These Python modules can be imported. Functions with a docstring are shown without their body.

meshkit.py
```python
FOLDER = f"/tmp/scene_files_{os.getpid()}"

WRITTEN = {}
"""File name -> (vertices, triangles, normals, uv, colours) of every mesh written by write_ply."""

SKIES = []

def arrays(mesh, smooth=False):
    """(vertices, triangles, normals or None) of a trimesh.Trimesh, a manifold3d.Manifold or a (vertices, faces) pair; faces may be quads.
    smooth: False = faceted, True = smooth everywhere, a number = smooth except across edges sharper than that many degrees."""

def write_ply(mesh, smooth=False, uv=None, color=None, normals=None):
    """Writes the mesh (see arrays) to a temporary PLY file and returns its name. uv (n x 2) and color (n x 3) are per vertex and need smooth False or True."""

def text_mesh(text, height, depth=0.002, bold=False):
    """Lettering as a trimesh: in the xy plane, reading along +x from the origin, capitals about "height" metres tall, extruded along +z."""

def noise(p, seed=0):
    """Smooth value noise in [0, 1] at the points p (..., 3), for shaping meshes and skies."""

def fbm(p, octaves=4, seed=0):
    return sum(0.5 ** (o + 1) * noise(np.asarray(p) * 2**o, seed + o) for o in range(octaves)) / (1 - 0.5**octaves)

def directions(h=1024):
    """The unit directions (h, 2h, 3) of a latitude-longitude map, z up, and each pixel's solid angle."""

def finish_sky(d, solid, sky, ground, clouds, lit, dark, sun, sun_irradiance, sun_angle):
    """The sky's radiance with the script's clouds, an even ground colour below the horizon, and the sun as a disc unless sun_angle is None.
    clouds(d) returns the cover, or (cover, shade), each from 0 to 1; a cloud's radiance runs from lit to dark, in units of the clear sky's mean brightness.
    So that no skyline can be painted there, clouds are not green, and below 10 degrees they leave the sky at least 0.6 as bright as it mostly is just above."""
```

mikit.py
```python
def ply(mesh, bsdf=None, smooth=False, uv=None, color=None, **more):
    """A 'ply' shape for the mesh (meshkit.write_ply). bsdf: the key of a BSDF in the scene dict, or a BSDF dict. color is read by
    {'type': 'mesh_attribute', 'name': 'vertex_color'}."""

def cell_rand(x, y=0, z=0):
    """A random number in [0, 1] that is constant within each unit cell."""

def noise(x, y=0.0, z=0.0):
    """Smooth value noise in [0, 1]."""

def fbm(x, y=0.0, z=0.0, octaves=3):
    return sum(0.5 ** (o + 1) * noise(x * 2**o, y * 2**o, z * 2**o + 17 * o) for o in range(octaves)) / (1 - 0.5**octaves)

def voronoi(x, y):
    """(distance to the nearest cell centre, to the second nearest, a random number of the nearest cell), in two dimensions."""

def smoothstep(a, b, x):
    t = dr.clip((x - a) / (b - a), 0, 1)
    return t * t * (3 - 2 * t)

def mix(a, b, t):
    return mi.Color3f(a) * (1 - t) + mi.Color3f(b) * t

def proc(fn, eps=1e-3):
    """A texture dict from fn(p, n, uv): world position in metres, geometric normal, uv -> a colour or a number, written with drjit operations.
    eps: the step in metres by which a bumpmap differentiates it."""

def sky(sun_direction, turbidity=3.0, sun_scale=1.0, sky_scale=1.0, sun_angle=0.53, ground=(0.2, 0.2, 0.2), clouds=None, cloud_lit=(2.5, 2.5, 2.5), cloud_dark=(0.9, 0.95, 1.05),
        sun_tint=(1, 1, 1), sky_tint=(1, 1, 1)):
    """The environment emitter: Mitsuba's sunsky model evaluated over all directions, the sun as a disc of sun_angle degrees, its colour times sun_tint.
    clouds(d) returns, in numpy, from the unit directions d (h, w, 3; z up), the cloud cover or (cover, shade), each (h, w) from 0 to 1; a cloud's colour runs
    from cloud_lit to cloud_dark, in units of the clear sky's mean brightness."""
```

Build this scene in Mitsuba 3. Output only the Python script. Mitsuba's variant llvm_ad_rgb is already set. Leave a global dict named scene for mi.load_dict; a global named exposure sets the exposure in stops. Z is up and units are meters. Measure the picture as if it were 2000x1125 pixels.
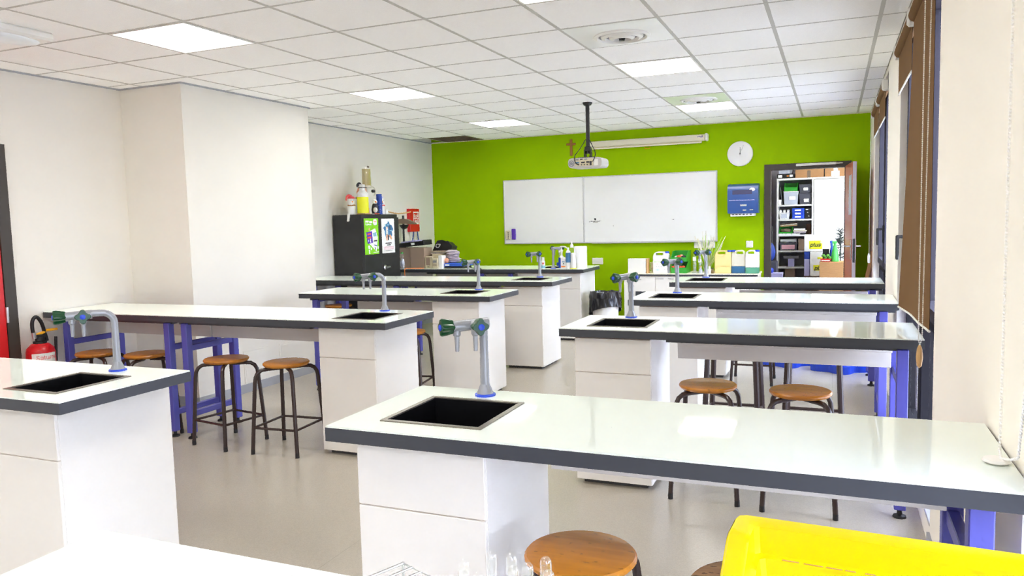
import math, random
import numpy as np
import trimesh
import drjit as dr
import mitsuba as mi
import mikit, meshkit
from shapely.geometry import Polygon, box as sbox, Point
from shapely import affinity

random.seed(7)
np.random.seed(7)
T = mi.ScalarTransform4f
scene, labels = {"type": "scene"}, {}

# ------------------------------------------------------------------ camera, sky, exposure
EYE = np.array([0.0, 0.0, 1.445])
YAW, PITCH, ROLL = -.3990074, -.0870393, -.0257223
_f = np.array([math.sin(YAW) * math.cos(PITCH), math.cos(YAW) * math.cos(PITCH), math.sin(PITCH)])
_r = np.array([math.cos(YAW), -math.sin(YAW), 0.0])
_u = np.cross(_r, _f)
_up = -math.sin(ROLL) * _r + math.cos(ROLL) * _u
scene["camera"] = {"type": "perspective", "fov": math.degrees(2 * math.atan(1000 / 1494.83)), "fov_axis": "x", "near_clip": 0.02, "far_clip": 500.0,
                   "to_world": T().look_at(origin=EYE.tolist(), target=(EYE + _f).tolist(), up=_up.tolist())}
SUN = [0.25, -0.6, 0.75]
scene["sky"] = mikit.sky(SUN, turbidity=4.0, sun_scale=0.0, sky_scale=24.0, ground=(0.35, 0.35, 0.36), clouds=lambda d: 0.55 + 0.4 * meshkit.fbm(d * 3.0, 3), cloud_lit=(1.38, 1.5, 1.85), cloud_dark=(0.9, 1.0, 1.28))
exposure = 1.5
LAMP = 6.0          # radiance of the ceiling panels
H, HB = 2.605, 0.865  # ceiling and bench-top heights
XL, XR, YB, YF = -5.42, 0.39, 9.97, -2.2   # room


# ------------------------------------------------------------------ materials
def mat(key, d):
    scene["mat_" + key] = d if d["type"] in ("thindielectric", "dielectric", "principledthin") else {"type": "twosided", "bsdf": d}


def pr(key, c, rough=0.5, metal=0.0, spec=0.5, **k):
    c = {"type": "rgb", "value": list(c)} if not isinstance(c, dict) else c
    mat(key, {"type": "principled", "base_color": c, "roughness": rough, "metallic": metal, "specular": spec, **k})


def floor_fn(p, n, uv):
    s = mikit.noise(p.x * 260, p.y * 260)
    b = mikit.fbm(p.x * 1.3, p.y * 1.3, 0, 3)
    seam = dr.minimum(dr.abs(p.x / 2.0 - dr.round(p.x / 2.0)) * 2.0, 1.0)
    c = mikit.mix((0.34, 0.305, 0.25), (0.45, 0.41, 0.345), 0.45 * s + 0.55 * b)
    return mikit.mix((0.33, 0.30, 0.25), c, mikit.smoothstep(0.0010, 0.003, seam))


def wood_fn(p, n, uv):
    g = mikit.fbm(p.x * 9, p.y * 60, p.z * 20, 3)
    h = mikit.noise(p.x * 3 + 11, p.y * 16)
    c = mikit.mix((0.58, 0.225, 0.022), (0.32, 0.105, 0.012), 0.65 * g + 0.45 * h)
    w = mikit.smoothstep(0.72, 0.85, mikit.fbm(p.x * 42, p.y * 80, 3, 3))
    return mikit.mix(c, (0.12, 0.05, 0.02), 0.5 * w)


def wood_worn_fn(p, n, uv):
    g = mikit.fbm(p.x * 14, p.y * 70, p.z * 20, 3)
    c = mikit.mix((0.40, 0.21, 0.085), (0.17, 0.075, 0.03), g)
    w = mikit.smoothstep(0.6, 0.7, mikit.fbm(p.x * 60, p.y * 110, 3, 3))
    return mikit.mix(c, (0.07, 0.035, 0.02), 0.7 * w)


def tile_fn(p, n, uv):
    return mikit.mix((0.84, 0.835, 0.82), (0.90, 0.895, 0.88), mikit.noise(p.x * 330, p.y * 330))


def wall_fn(p, n, uv):
    return mikit.mix((0.805, 0.77, 0.705), (0.845, 0.81, 0.745), mikit.fbm(p.x * 2.1, p.y * 2.1, p.z * 2.1, 3))


def green_fn(p, n, uv):
    return mikit.mix((0.30, 0.50, 0.0), (0.325, 0.53, 0.001), mikit.fbm(p.x * 3, 0, p.z * 3, 3))


def card_fn(p, n, uv):
    return mikit.mix((0.42, 0.22, 0.10), (0.50, 0.28, 0.135), mikit.fbm(p.x * 30, p.y * 30, p.z * 120, 3))


def yellow_fn(p, n, uv):
    s = mikit.smoothstep(0.63, 0.80, mikit.fbm(p.x * 16, p.y * 40, p.z * 40, 4))
    return mikit.mix((0.80, 0.64, 0.0), (0.62, 0.36, 0.01), 0.5 * s)


def black_fn(p, n, uv):
    return mikit.mix((0.012, 0.012, 0.013), (0.022, 0.022, 0.023), mikit.fbm(p.x * 7, p.y * 7, p.z * 7, 3))


pr("floor", mikit.proc(floor_fn), 0.26, spec=0.5)
pr("wood", mikit.proc(wood_fn), 0.30)
pr("wood_worn", mikit.proc(wood_worn_fn), 0.5)
pr("ceiling_tile", mikit.proc(tile_fn), 0.9, spec=0.1)
pr("wall", mikit.proc(wall_fn), 0.75, spec=0.2)
pr("green_wall", mikit.proc(green_fn), 0.7, spec=0.08)
pr("cardboard", mikit.proc(card_fn), 0.85, spec=0.1)
pr("yellow_plastic", mikit.proc(yellow_fn), 0.28)
pr("black_cabinet", mikit.proc(black_fn), 0.45)
pr("grid", (0.50, 0.49, 0.46), 0.5)
pr("trim_dark", (0.06, 0.06, 0.06), 0.6)
pr("plenum", (0.2, 0.2, 0.2), 0.9)
pr("worktop", (0.74, 0.795, 0.735), 0.03, spec=0.6)
pr("edge", (0.041, 0.045, 0.055), 0.38)
pr("laminate", (0.80, 0.77, 0.72), 0.42)
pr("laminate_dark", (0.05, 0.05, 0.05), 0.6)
pr("apron", (0.70, 0.66, 0.62), 0.5)
pr("blue_steel", (0.085, 0.085, 0.40), 0.36)
pr("black_plastic", (0.012, 0.012, 0.013), 0.35)
pr("basin", (0.006, 0.006, 0.007), 0.22)
pr("basin_rim", (0.20, 0.18, 0.15), 0.3, 0.6)
pr("stool_steel", (0.034, 0.019, 0.016), 0.27)
pr("faucet_grey", (0.33, 0.34, 0.37), 0.32, 0.3)
pr("knob_green", (0.006, 0.055, 0.018), 0.25)
pr("blue_plastic", (0.015, 0.06, 0.55), 0.3)
pr("white_plastic", (0.82, 0.81, 0.78), 0.35)
pr("white_gloss", (0.86, 0.86, 0.86), 0.12)
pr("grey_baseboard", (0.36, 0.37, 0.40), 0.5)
pr("frame_dark", (0.02, 0.019, 0.022), 0.8, spec=0.08)
pr("frame_sash", (0.055, 0.053, 0.07), 0.8, spec=0.08)
pr("door_frame_brown", (0.045, 0.036, 0.028), 0.5)
pr("red_door", (0.62, 0.008, 0.01), 0.4)
pr("rust_door", (0.36, 0.085, 0.035), 0.25)
pr("rust_edge", (0.30, 0.26, 0.27), 0.5)
pr("blind_brown", (0.155, 0.085, 0.037), 0.8, spec=0.1)
pr("metal", (0.62, 0.62, 0.62), 0.25, 0.9)
pr("aluminium", (0.55, 0.55, 0.56), 0.4, 0.5)
pr("red_paint", (0.60, 0.012, 0.018), 0.3)
pr("yellow_lever", (0.90, 0.42, 0.01), 0.4)
pr("rubber", (0.01, 0.01, 0.011), 0.5)
pr("paper", (0.88, 0.88, 0.87), 0.7)
pr("green_paper", (0.22, 0.62, 0.01), 0.5)
pr("purple_ink", (0.09, 0.03, 0.42), 0.5)
pr("blue_ink", (0.05, 0.17, 0.36), 0.5)
pr("pale_blue_ink", (0.25, 0.50, 0.66), 0.5)
pr("dark_ink", (0.02, 0.02, 0.03), 0.5)
pr("red_ink", (0.70, 0.08, 0.08), 0.5)
pr("pink_ink", (0.75, 0.42, 0.48), 0.6)
pr("skin_ink", (0.72, 0.38, 0.24), 0.6)
pr("bright_yellow", (0.85, 0.85, 0.02), 0.45)
pr("navy_blue", (0.01, 0.045, 0.33), 0.35)
pr("binder_blue", (0.03, 0.11, 0.55), 0.4)
pr("orange", (0.85, 0.24, 0.03), 0.5)
pr("salmon", (0.80, 0.38, 0.24), 0.6)
pr("crucifix_wood", (0.30, 0.12, 0.02), 0.5)
pr("driftwood", (0.20, 0.14, 0.095), 0.8)
pr("light_wood", (0.55, 0.33, 0.14), 0.6)
pr("brown_plank", (0.10, 0.05, 0.03), 0.7)
pr("beige_device", (0.62, 0.55, 0.38), 0.5)
pr("kraft", (0.33, 0.24, 0.18), 0.85)
pr("grey_plastic", (0.25, 0.25, 0.27), 0.5)
pr("dark_crate", (0.07, 0.07, 0.09), 0.4)
pr("clear_crate", (0.50, 0.53, 0.62), 0.25)
pr("violet_cloth", (0.50, 0.44, 0.50), 0.9)
pr("crate_green", (0.03, 0.33, 0.03), 0.35)
pr("tomato", (0.72, 0.08, 0.03), 0.3)
pr("spray_green", (0.09, 0.55, 0.11), 0.25)
pr("leaf_dark", (0.02, 0.035, 0.03), 0.6)
pr("leaf_green", (0.10, 0.33, 0.04), 0.6)
pr("lilac", (0.50, 0.48, 0.78), 0.5)
pr("can_white", (0.84, 0.84, 0.83), 0.35)
pr("can_yellow", (0.80, 0.66, 0.28), 0.3)
pr("can_clear", (0.66, 0.63, 0.52), 0.3)
pr("liquid_blue", (0.03, 0.13, 0.27), 0.2)
pr("liquid_green", (0.10, 0.34, 0.22), 0.2)
pr("cream", (0.80, 0.74, 0.60), 0.6)
pr("grille_brown", (0.16, 0.12, 0.08), 0.5)
pr("duct_panel", (0.78, 0.79, 0.76), 0.10, spec=0.6)
pr("dispenser_blue", (0.030, 0.085, 0.29), 0.25)
pr("dispenser_dark", (0.06, 0.06, 0.14), 0.2)
pr("storage_wall", (0.42, 0.40, 0.43), 0.8)
pr("bag_black", (0.008, 0.008, 0.011), 0.18, spec=0.7)
pr("soil", (0.05, 0.03, 0.02), 0.9)
pr("outside", (0.42, 0.42, 0.42), 0.9)
pr("projector_grey", (0.50, 0.48, 0.46), 0.45)
pr("grey_print", (0.45, 0.44, 0.43), 0.7)
pr("brown_bottle", (0.20, 0.14, 0.05), 0.2)
pr("label_green", (0.35, 0.62, 0.08), 0.5)
mat("pane", {"type": "thindielectric", "int_ior": 1.5})
mat("glass", {"type": "thindielectric", "int_ior": 1.35})
mat("tube_glass", {"type": "thindielectric", "int_ior": 1.9})
pr("grain", (0.50, 0.42, 0.18), 0.7)
pr("bead_white", (0.93, 0.93, 0.93), 0.4)
pr("lens", (0.80, 0.82, 0.84), 0.08, spec=0.7)


# ------------------------------------------------------------------ geometry helpers
def bx(x0, x1, y0, y1, z0, z1, b=0.0):
    """A box, with chamfered edges of size b."""
    x0, x1, y0, y1, z0, z1 = min(x0, x1), max(x0, x1), min(y0, y1), max(y0, y1), min(z0, z1), max(z0, z1)
    if b <= 0:
        m = trimesh.creation.box(extents=(x1 - x0, y1 - y0, z1 - z0))
        m.apply_translation(((x0 + x1) / 2, (y0 + y1) / 2, (z0 + z1) / 2))
        return m
    b = min(b, (x1 - x0) / 2.01, (y1 - y0) / 2.01, (z1 - z0) / 2.01)
    pts = []
    for sx, X in ((1, x0), (-1, x1)):
        for sy, Y in ((1, y0), (-1, y1)):
            for sz, Z in ((1, z0), (-1, z1)):
                pts += [(X, Y + sy * b, Z + sz * b), (X + sx * b, Y, Z + sz * b), (X + sx * b, Y + sy * b, Z)]
    return trimesh.convex.convex_hull(np.array(pts))


def rot(m, deg, axis=(0, 0, 1), at=(0, 0, 0)):
    m = m.copy()
    m.apply_transform(trimesh.transformations.rotation_matrix(math.radians(deg), axis, at))
    return m


def mv(m, x=0, y=0, z=0):
    m = m.copy()
    m.apply_translation((x, y, z))
    return m


def cat(*ms):
    return trimesh.util.concatenate([m for m in ms])


def cyl(p0, p1, r, n=20, r1=None):
    """A closed cylinder or cone frustum from p0 to p1."""
    return tube([p0, p1], [r, r if r1 is None else r1], n)


def tube(path, r, n=10, closed=False):
    p = np.asarray(path, float)
    k = len(p)
    rr = np.broadcast_to(np.asarray(r, float), (k,))
    if closed:
        t = np.roll(p, -1, 0) - np.roll(p, 1, 0)
    else:
        t = np.gradient(p, axis=0)
    t /= np.linalg.norm(t, axis=1, keepdims=True) + 1e-12
    a = np.cross(t[0], [0, 0, 1.0] if abs(t[0][2]) < 0.9 else [1.0, 0, 0])
    a /= np.linalg.norm(a)
    rings = []
    ang = np.arange(n) * 2 * np.pi / n
    for i in range(k):
        a = a - t[i] * np.dot(a, t[i])
        a /= np.linalg.norm(a) + 1e-12
        b = np.cross(t[i], a)
        rings.append(p[i] + rr[i] * (np.cos(ang)[:, None] * a + np.sin(ang)[:, None] * b))
    v = np.vstack(rings)
    f = []
    last = k if closed else k - 1
    for i in range(last):
        for j in range(n):
            q = [(i % k) * n + j, (i % k) * n + (j + 1) % n, ((i + 1) % k) * n + (j + 1) % n, ((i + 1) % k) * n + j]
            f += [[q[0], q[1], q[2]], [q[0], q[2], q[3]]]
    if not closed:
        v = np.vstack([v, p[0], p[-1]])
        c0, c1 = k * n, k * n + 1
        for j in range(n):
            f += [[c0, (j + 1) % n, j], [c1, (k - 1) * n + j, (k - 1) * n + (j + 1) % n]]
    return trimesh.Trimesh(v, np.array(f), process=False)


def lathe(profile, n=24, x=0, y=0, z=0):
    """Turns a list of (radius, height) about the z axis."""
    p = np.array(profile, float)
    p[:, 0] = np.maximum(p[:, 0], 1e-5)
    ang = np.arange(n) * 2 * np.pi / n
    v = np.concatenate([np.stack([r * np.cos(ang) + x, r * np.sin(ang) + y, np.full(n, h + z)], 1) for r, h in p])
    f = []
    for i in range(len(p) - 1):
        for j in range(n):
            a, b, c, d = i * n + j, i * n + (j + 1) % n, (i + 1) * n + (j + 1) % n, (i + 1) * n + j
            f += [[a, b, c], [a, c, d]]
    return trimesh.Trimesh(v, np.array(f), process=False)


def ext(poly, z0, z1):
    m = trimesh.util.concatenate([trimesh.creation.extrude_polygon(g, z1 - z0, engine="earcut") for g in getattr(poly, "geoms", [poly])])
    m.apply_translation((0, 0, z0))
    return m


def onx(m, x):
    """Turns a mesh drawn in the xy plane (thickness +z) so that it stands in the plane x, reading along +y... seen from +x."""
    M = np.array([[0, 0, 1, x], [1, 0, 0, 0], [0, 1, 0, 0], [0, 0, 0, 1.0]])
    m = m.copy()
    m.apply_transform(M)
    return m


def ony(m, y):
    """Turns a mesh drawn in the xy plane (thickness +z) so that it faces -y at y: x stays, y becomes height."""
    M = np.array([[1, 0, 0, 0], [0, 0, -1, y], [0, 1, 0, 0], [0, 0, 0, 1.0]])
    m = m.copy()
    m.apply_transform(M)
    return m


def sphere(x, y, z, r, sub=2, s=(1, 1, 1)):
    m = trimesh.creation.icosphere(subdivisions=sub, radius=r)
    m.apply_scale(s)
    m.apply_translation((x, y, z))
    return m


def blob(x, y, z, r, s=(1, 1, 1), amp=0.25, freq=2.0, seed=0, sub=3):
    """A lumpy closed body (cloth, bags, stones)."""
    m = trimesh.creation.icosphere(subdivisions=sub, radius=1.0)
    v = np.array(m.vertices)
    v *= (1 + amp * (meshkit.fbm(v * freq + 10 + seed, 3, seed) - 0.5) * 2)[:, None]
    m.vertices = v * r * np.array(s) + [x, y, z]
    return m


def rrect(x0, y0, x1, y1, r):
    return sbox(x0 + r, y0 + r, x1 - r, y1 - r).buffer(r, quad_segs=4)


# ------------------------------------------------------------------ scene helpers
COUNT = {}


def numbered(name):
    n = COUNT.get(name, 0)
    COUNT[name] = n + 1
    return name if n == 0 else f"{name}_{n:03d}"


def pl(mesh, m, smooth=30):
    return mikit.ply(mesh, "mat_" + m, smooth)


def part(parent, name, mesh, m, smooth=30, label=None, kind=None, **more):
    key = numbered(f"{parent}__{name}")
    scene[key] = {**(mesh if isinstance(mesh, dict) else pl(mesh, m, smooth)), **more}
    if label or kind:
        labels[key] = {k: v for k, v in (("label", label), ("kind", kind)) if v}
    return key


def thing(name, label, category, group=None):
    key = numbered(name)
    labels[key] = {"label": label, "category": category}
    if group:
        labels[key]["group"] = group
    return key


def solid(name, mesh, m, label, category, group=None, smooth=30):
    key = thing(name, label, category, group)
    scene[key] = pl(mesh, m, smooth)
    return key


def struct(name, mesh, m, smooth=30, label=None):
    scene[name] = pl(mesh, m, smooth)
    labels[name] = {"kind": "structure", **({"label": label} if label else {})}
    return name


def holder(name, label=None):
    labels[name] = {"kind": "structure", **({"label": label} if label else {})}
    return name


# ================================================================== THE ROOM
struct("floor", bx(XL - .1, 1.6, YF - .1, 12.6, -0.06, 0.0), "floor", False)
struct("wall_left", bx(XL - .2, XL, YF, YB, 0, 2.75), "wall", False)
struct("wall_front", bx(XL - .2, XR + .3, YF - .2, YF, 0, 2.75), "wall", False)
struct("wall_pillar", bx(XL, -4.762, 4.672, 6.262, 0, H + .02), "wall", False)
for y0, z0, z1, x in ((5.195, .06, .368, 0), (5.668, .06, .362, 0)):
    part("wall_pillar", "access_panel", cat(bx(-4.762, -4.756, y0, y0 + .325, z0, z1), bx(-4.757, -4.753, y0 + .018, y0 + .307, z0 + .018, z1 - .018, .003)), "wall", False)
# green far wall with the doorway to the storage room
struct("wall_back", cat(bx(XL - .2, -.796, YB, YB + .14, 0, 2.75), bx(.185, XR + .3, YB, YB + .14, 0, 2.75), bx(-.796, .185, YB, YB + .14, 2.055, 2.75)), "green_wall", False)
# window wall
WIN = [(-1.2, 1.94), (3.6, 5.63), (6.88, 8.95)]
segs, y = [], YF
for a, b in WIN:
    segs += [bx(XR, XR + .27, y, a, 0, 2.75), bx(XR, XR + .27, a, b, 0, .10), bx(XR, XR + .27, a, b, 2.56, 2.75)]
    y = b
segs.append(bx(XR, XR + .27, y, YB + .14, 0, 2.75))
struct("wall_right", cat(*segs), "wall", False)
for i, (a, b) in enumerate(WIN):
    w = holder(f"window_{i + 1}")
    x0, x1, z0, z1 = XR + .055, XR + .125, .10, 2.56
    part(w, "frame", cat(bx(x0, x1, a, a + .05, z0, z1), bx(x0, x1, b - .05, b, z0, z1), bx(x0, x1, a, b, z0, z0 + .05), bx(x0, x1, a, b, z1 - .05, z1),
                         bx(x0, x1, a, b, .86, .92)), "frame_dark", False)
    mid = (a + b) / 2
    part(w, "mullion", bx(x0 - .012, x1, mid - .055, mid + .055, z0, z1, .006), "frame_dark", False)
    for s, (c, d) in enumerate(((a + .05, mid - .055), (mid + .055, b - .05))):
        sash = part(w, "sash", cat(bx(x0 - .018, x1 - .01, c, c + .09, .92, z1 - .05), bx(x0 - .018, x1 - .01, d - .09, d, .92, z1 - .05),
                                   bx(x0 - .018, x1 - .01, c, d, .92, .98), bx(x0 - .018, x1 - .01, c, d, z1 - .11, z1 - .05)), "frame_sash", False)
        part(sash, "pane", bx(x0 + .03, x0 + .034, c + .085, d - .085, .975, z1 - .105), "pane", False)
        part(w, "lower_pane", bx(x0 + .03, x0 + .034, c, d, .15, .86), "pane", False)
    hy = mid - .10 if i != 1 else b - .22
    part(w, "handle", cat(bx(x0 - .035, x0 - .018, hy - .018, hy + .018, 1.16, 1.32, .004), bx(x0 - .075, x0 - .03, hy - .01, hy + .01, 1.275, 1.295, .004),
                          bx(x0 - .085, x0 - .065, hy - .012, hy + .012, 1.14, 1.295, .005)), "black_plastic")
    part(w, "sill", bx(XR - .004, XR + .27, a, b, .10, .115, .003), "aluminium", False)

# ceiling: lay-in tiles on a white metal grid
GX0, GY0 = -2.158, 3.9435
xs = [XL] + [GX0 + .6 * i for i in range(-5, 5)] + [XR]
ys = [YF] + [GY0 + .6 * j for j in range(-10, 11)] + [YB]
LIGHTS = [(-3, -9), (1, -9), (-3, -5), (1, -5), (-3, -1), (1, -1), (-3, 3), (1, 3), (-3, 7), (1, 7)]
DIFFUSERS = [(1, 1), (1, 6)]
GRILLES = [(-5, 9)]
struct("ceiling", bx(XL - .2, XR + .27, YF - .2, YB + .14, H + .06, H + .14), "plenum", False)
for x0, x1 in zip(xs[:-1], xs[1:]):
    for y0, y1 in zip(ys[:-1], ys[1:]):
        i, j = round((x0 - GX0) / .6), round((y0 - GY0) / .6)
        if (i, j) in LIGHTS + DIFFUSERS + GRILLES:
            continue
        if x1 < -4.76 and y0 > 4.67 and y1 < 6.262:
            continue
        g = .008
        if x1 - x0 < .03 or y1 - y0 < .03:
            continue
        part("ceiling", "tile", bx(x0 + g, x1 - g, y0 + g, y1 - g, H - .001, H + .016), "ceiling_tile", False)
for x in xs[1:-1]:
    part("ceiling", "grid_bar", bx(x - .012, x + .012, YF, YB, H - .002, H + .004), "grid", False)
for y in ys[1:-1]:
    part("ceiling", "cross_bar", bx(XL, XR, y - .009, y + .009, H - .0025, H + .004), "grid", False)
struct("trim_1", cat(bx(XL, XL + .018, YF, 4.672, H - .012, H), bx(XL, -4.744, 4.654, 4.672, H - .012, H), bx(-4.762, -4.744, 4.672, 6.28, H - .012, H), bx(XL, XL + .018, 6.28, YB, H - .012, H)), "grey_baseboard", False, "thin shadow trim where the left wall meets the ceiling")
struct("trim_2", cat(bx(XL, XR, YB - .016, YB, H - .010, H)), "cream", False, "pale edge trim of the ceiling along the green wall")
struct("baseboard_left", cat(bx(XL, XL + .012, YF, 2.58, 0, .075), bx(XL, XL + .012, 3.66, 4.672, 0, .075), bx(XL, -4.75, 4.660, 4.672, 0, .075), bx(-4.762, -4.75, 4.672, 6.274, 0, .075), bx(XL, XL + .012, 6.274, YB, 0, .075)), "grey_baseboard", False)
struct("baseboard_back", bx(XL, -.81, YB - .012, YB, 0, .075), "grey_baseboard", False)
struct("baseboard_right", cat(bx(XR - .012, XR, YF, -1.2, 0, .075), bx(XR - .012, XR, 1.94, 3.6, 0, .075), bx(XR - .012, XR, 5.63, 6.88, 0, .075), bx(XR - .012, XR, 8.95, YB, 0, .075)), "grey_baseboard", False)

# red door in the left wall
d = holder("door_1", "red door with a dark frame at the left edge of the photo")
part(d, "frame", cat(bx(XL, XL + .03, 3.575, 3.655, 0, 2.075), bx(XL, XL + .03, 2.585, 2.665, 0, 2.075), bx(XL, XL + .03, 2.665, 3.575, 2.0, 2.075)), "door_frame_brown", False)
lf = part(d, "leaf", bx(XL, XL + .022, 2.667, 3.573, .006, 1.998, .003), "red_door", False)
part(lf, "handle", cat(bx(XL + .022, XL + .03, 2.72, 2.76, .93, 1.16, .003), tube([(XL + .028, 2.74, 1.08), (XL + .07, 2.74, 1.08), (XL + .075, 2.76, 1.08), (XL + .075, 2.86, 1.08)], .009)), "metal")
part(lf, "hinge", cyl((XL + .03, 3.578, .82), (XL + .03, 3.578, .93), .010, 10), "metal", label="small steel hinge")

# ------------------------------------------------------------------ the storage room behind the green wall
struct("wall_storage_left", bx(-1.02, -.90, YB + .14, 12.56, 0, 2.7), "storage_wall", False)
struct("wall_storage_right", bx(1.5, 1.6, YB + .14, 12.56, 0, 2.7), "wall", False)
struct("wall_storage_back", bx(-1.0, 1.6, 12.46, 12.56, 0, 2.7), "storage_wall", False)
struct("ceiling_storage", bx(-1.0, 1.6, YB + .14, 12.56, 2.6, 2.7), "wall", False)
d = holder("door_2", "half open storage room door with rust red leaf and dark frame in the green wall")
part(d, "frame", cat(bx(-.796, -.722, YB - .02, YB + .14, 0, 2.055), bx(.112, .185, YB - .02, YB + .14, 0, 2.055), bx(-.722, .112, YB - .02, YB + .14, 1.985, 2.055)), "door_frame_brown", False)
# the leaf: hinged on the right, swung into the classroom; local x runs from the hinge to the free edge
hx, hy_, ang = .158, YB - .025, 90 + 4.6 + 180
def leafm(m):
    M = trimesh.transformations.rotation_matrix(math.radians(ang), (0, 0, 1))
    M[:3, 3] = (hx, hy_, 0)
    m = m.copy()
    m.apply_transform(M)
    return m
lf = part(d, "leaf", leafm(bx(0, .80, -.041, 0, .008, 1.995, .002)), "rust_door", False)
part(lf, "edge_strip", leafm(bx(.80, .803, -.039, -.002, .01, 1.993)), "rust_edge", False, label="greyish free edge of the leaf")
part(lf, "lock_plate", leafm(cat(bx(.803, .806, -.032, -.009, .90, 1.16, .001), bx(.806, .812, -.027, -.014, 1.00, 1.04, .002))), "black_plastic", False)
part(lf, "handle", leafm(cat(bx(.715, .755, 0, .008, .93, 1.15, .003), tube([(.735, .005, 1.075), (.735, .05, 1.075), (.72, .055, 1.075), (.62, .055, 1.075)], .010))), "metal")
part(lf, "handle", leafm(cat(bx(.715, .755, -.049, -.041, .93, 1.15, .003), tube([(.735, -.045, 1.075), (.735, -.09, 1.075), (.72, -.096, 1.075), (.62, -.096, 1.075)], .010))), "metal")
part(lf, "notice_plate", leafm(bx(.45, .70, -.0435, -.041, 1.42, 1.86, .001)), "aluminium", False, label="long grey notice sheet on the leaf")
part(d, "closer", cat(bx(-.43, .02, YB - .05, YB - .02, 2.018, 2.046, .005), bx(.0, .09, YB - .07, YB - .05, 2.024, 2.036, .003)), "white_plastic")

# outside
struct("ground", bx(XR + .3, 60, -40, 60, -3.3, -3.2), "outside", False, "pale ground outside the windows")


# ================================================================== CEILING FITTINGS
def ceiling_light(i, j, label, z=H):
    x0, y0 = GX0 + .6 * i, GY0 + .6 * j
    k = thing("ceiling_light", label, "ceiling light", "square panel lights")
    part(k, "frame", cat(bx(x0 + .012, x0 + .588, y0 + .012, y0 + .024, z - .006, z + .02), bx(x0 + .012, x0 + .588, y0 + .576, y0 + .588, z - .006, z + .02),
                         bx(x0 + .012, x0 + .024, y0 + .024, y0 + .576, z - .006, z + .02), bx(x0 + .576, x0 + .588, y0 + .024, y0 + .576, z - .006, z + .02)), "white_plastic", False)
    v = np.array([[x0 + .022, y0 + .022, z - .003], [x0 + .578, y0 + .022, z - .003], [x0 + .578, y0 + .578, z - .003], [x0 + .022, y0 + .578, z - .003]])
    part(k, "diffuser", trimesh.Trimesh(v, [[0, 2, 1], [0, 3, 2]], process=False), "white_plastic", False, emitter={"type": "area", "radiance": {"type": "rgb", "value": [LAMP * 1.02, LAMP, LAMP * .95]}})


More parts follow.
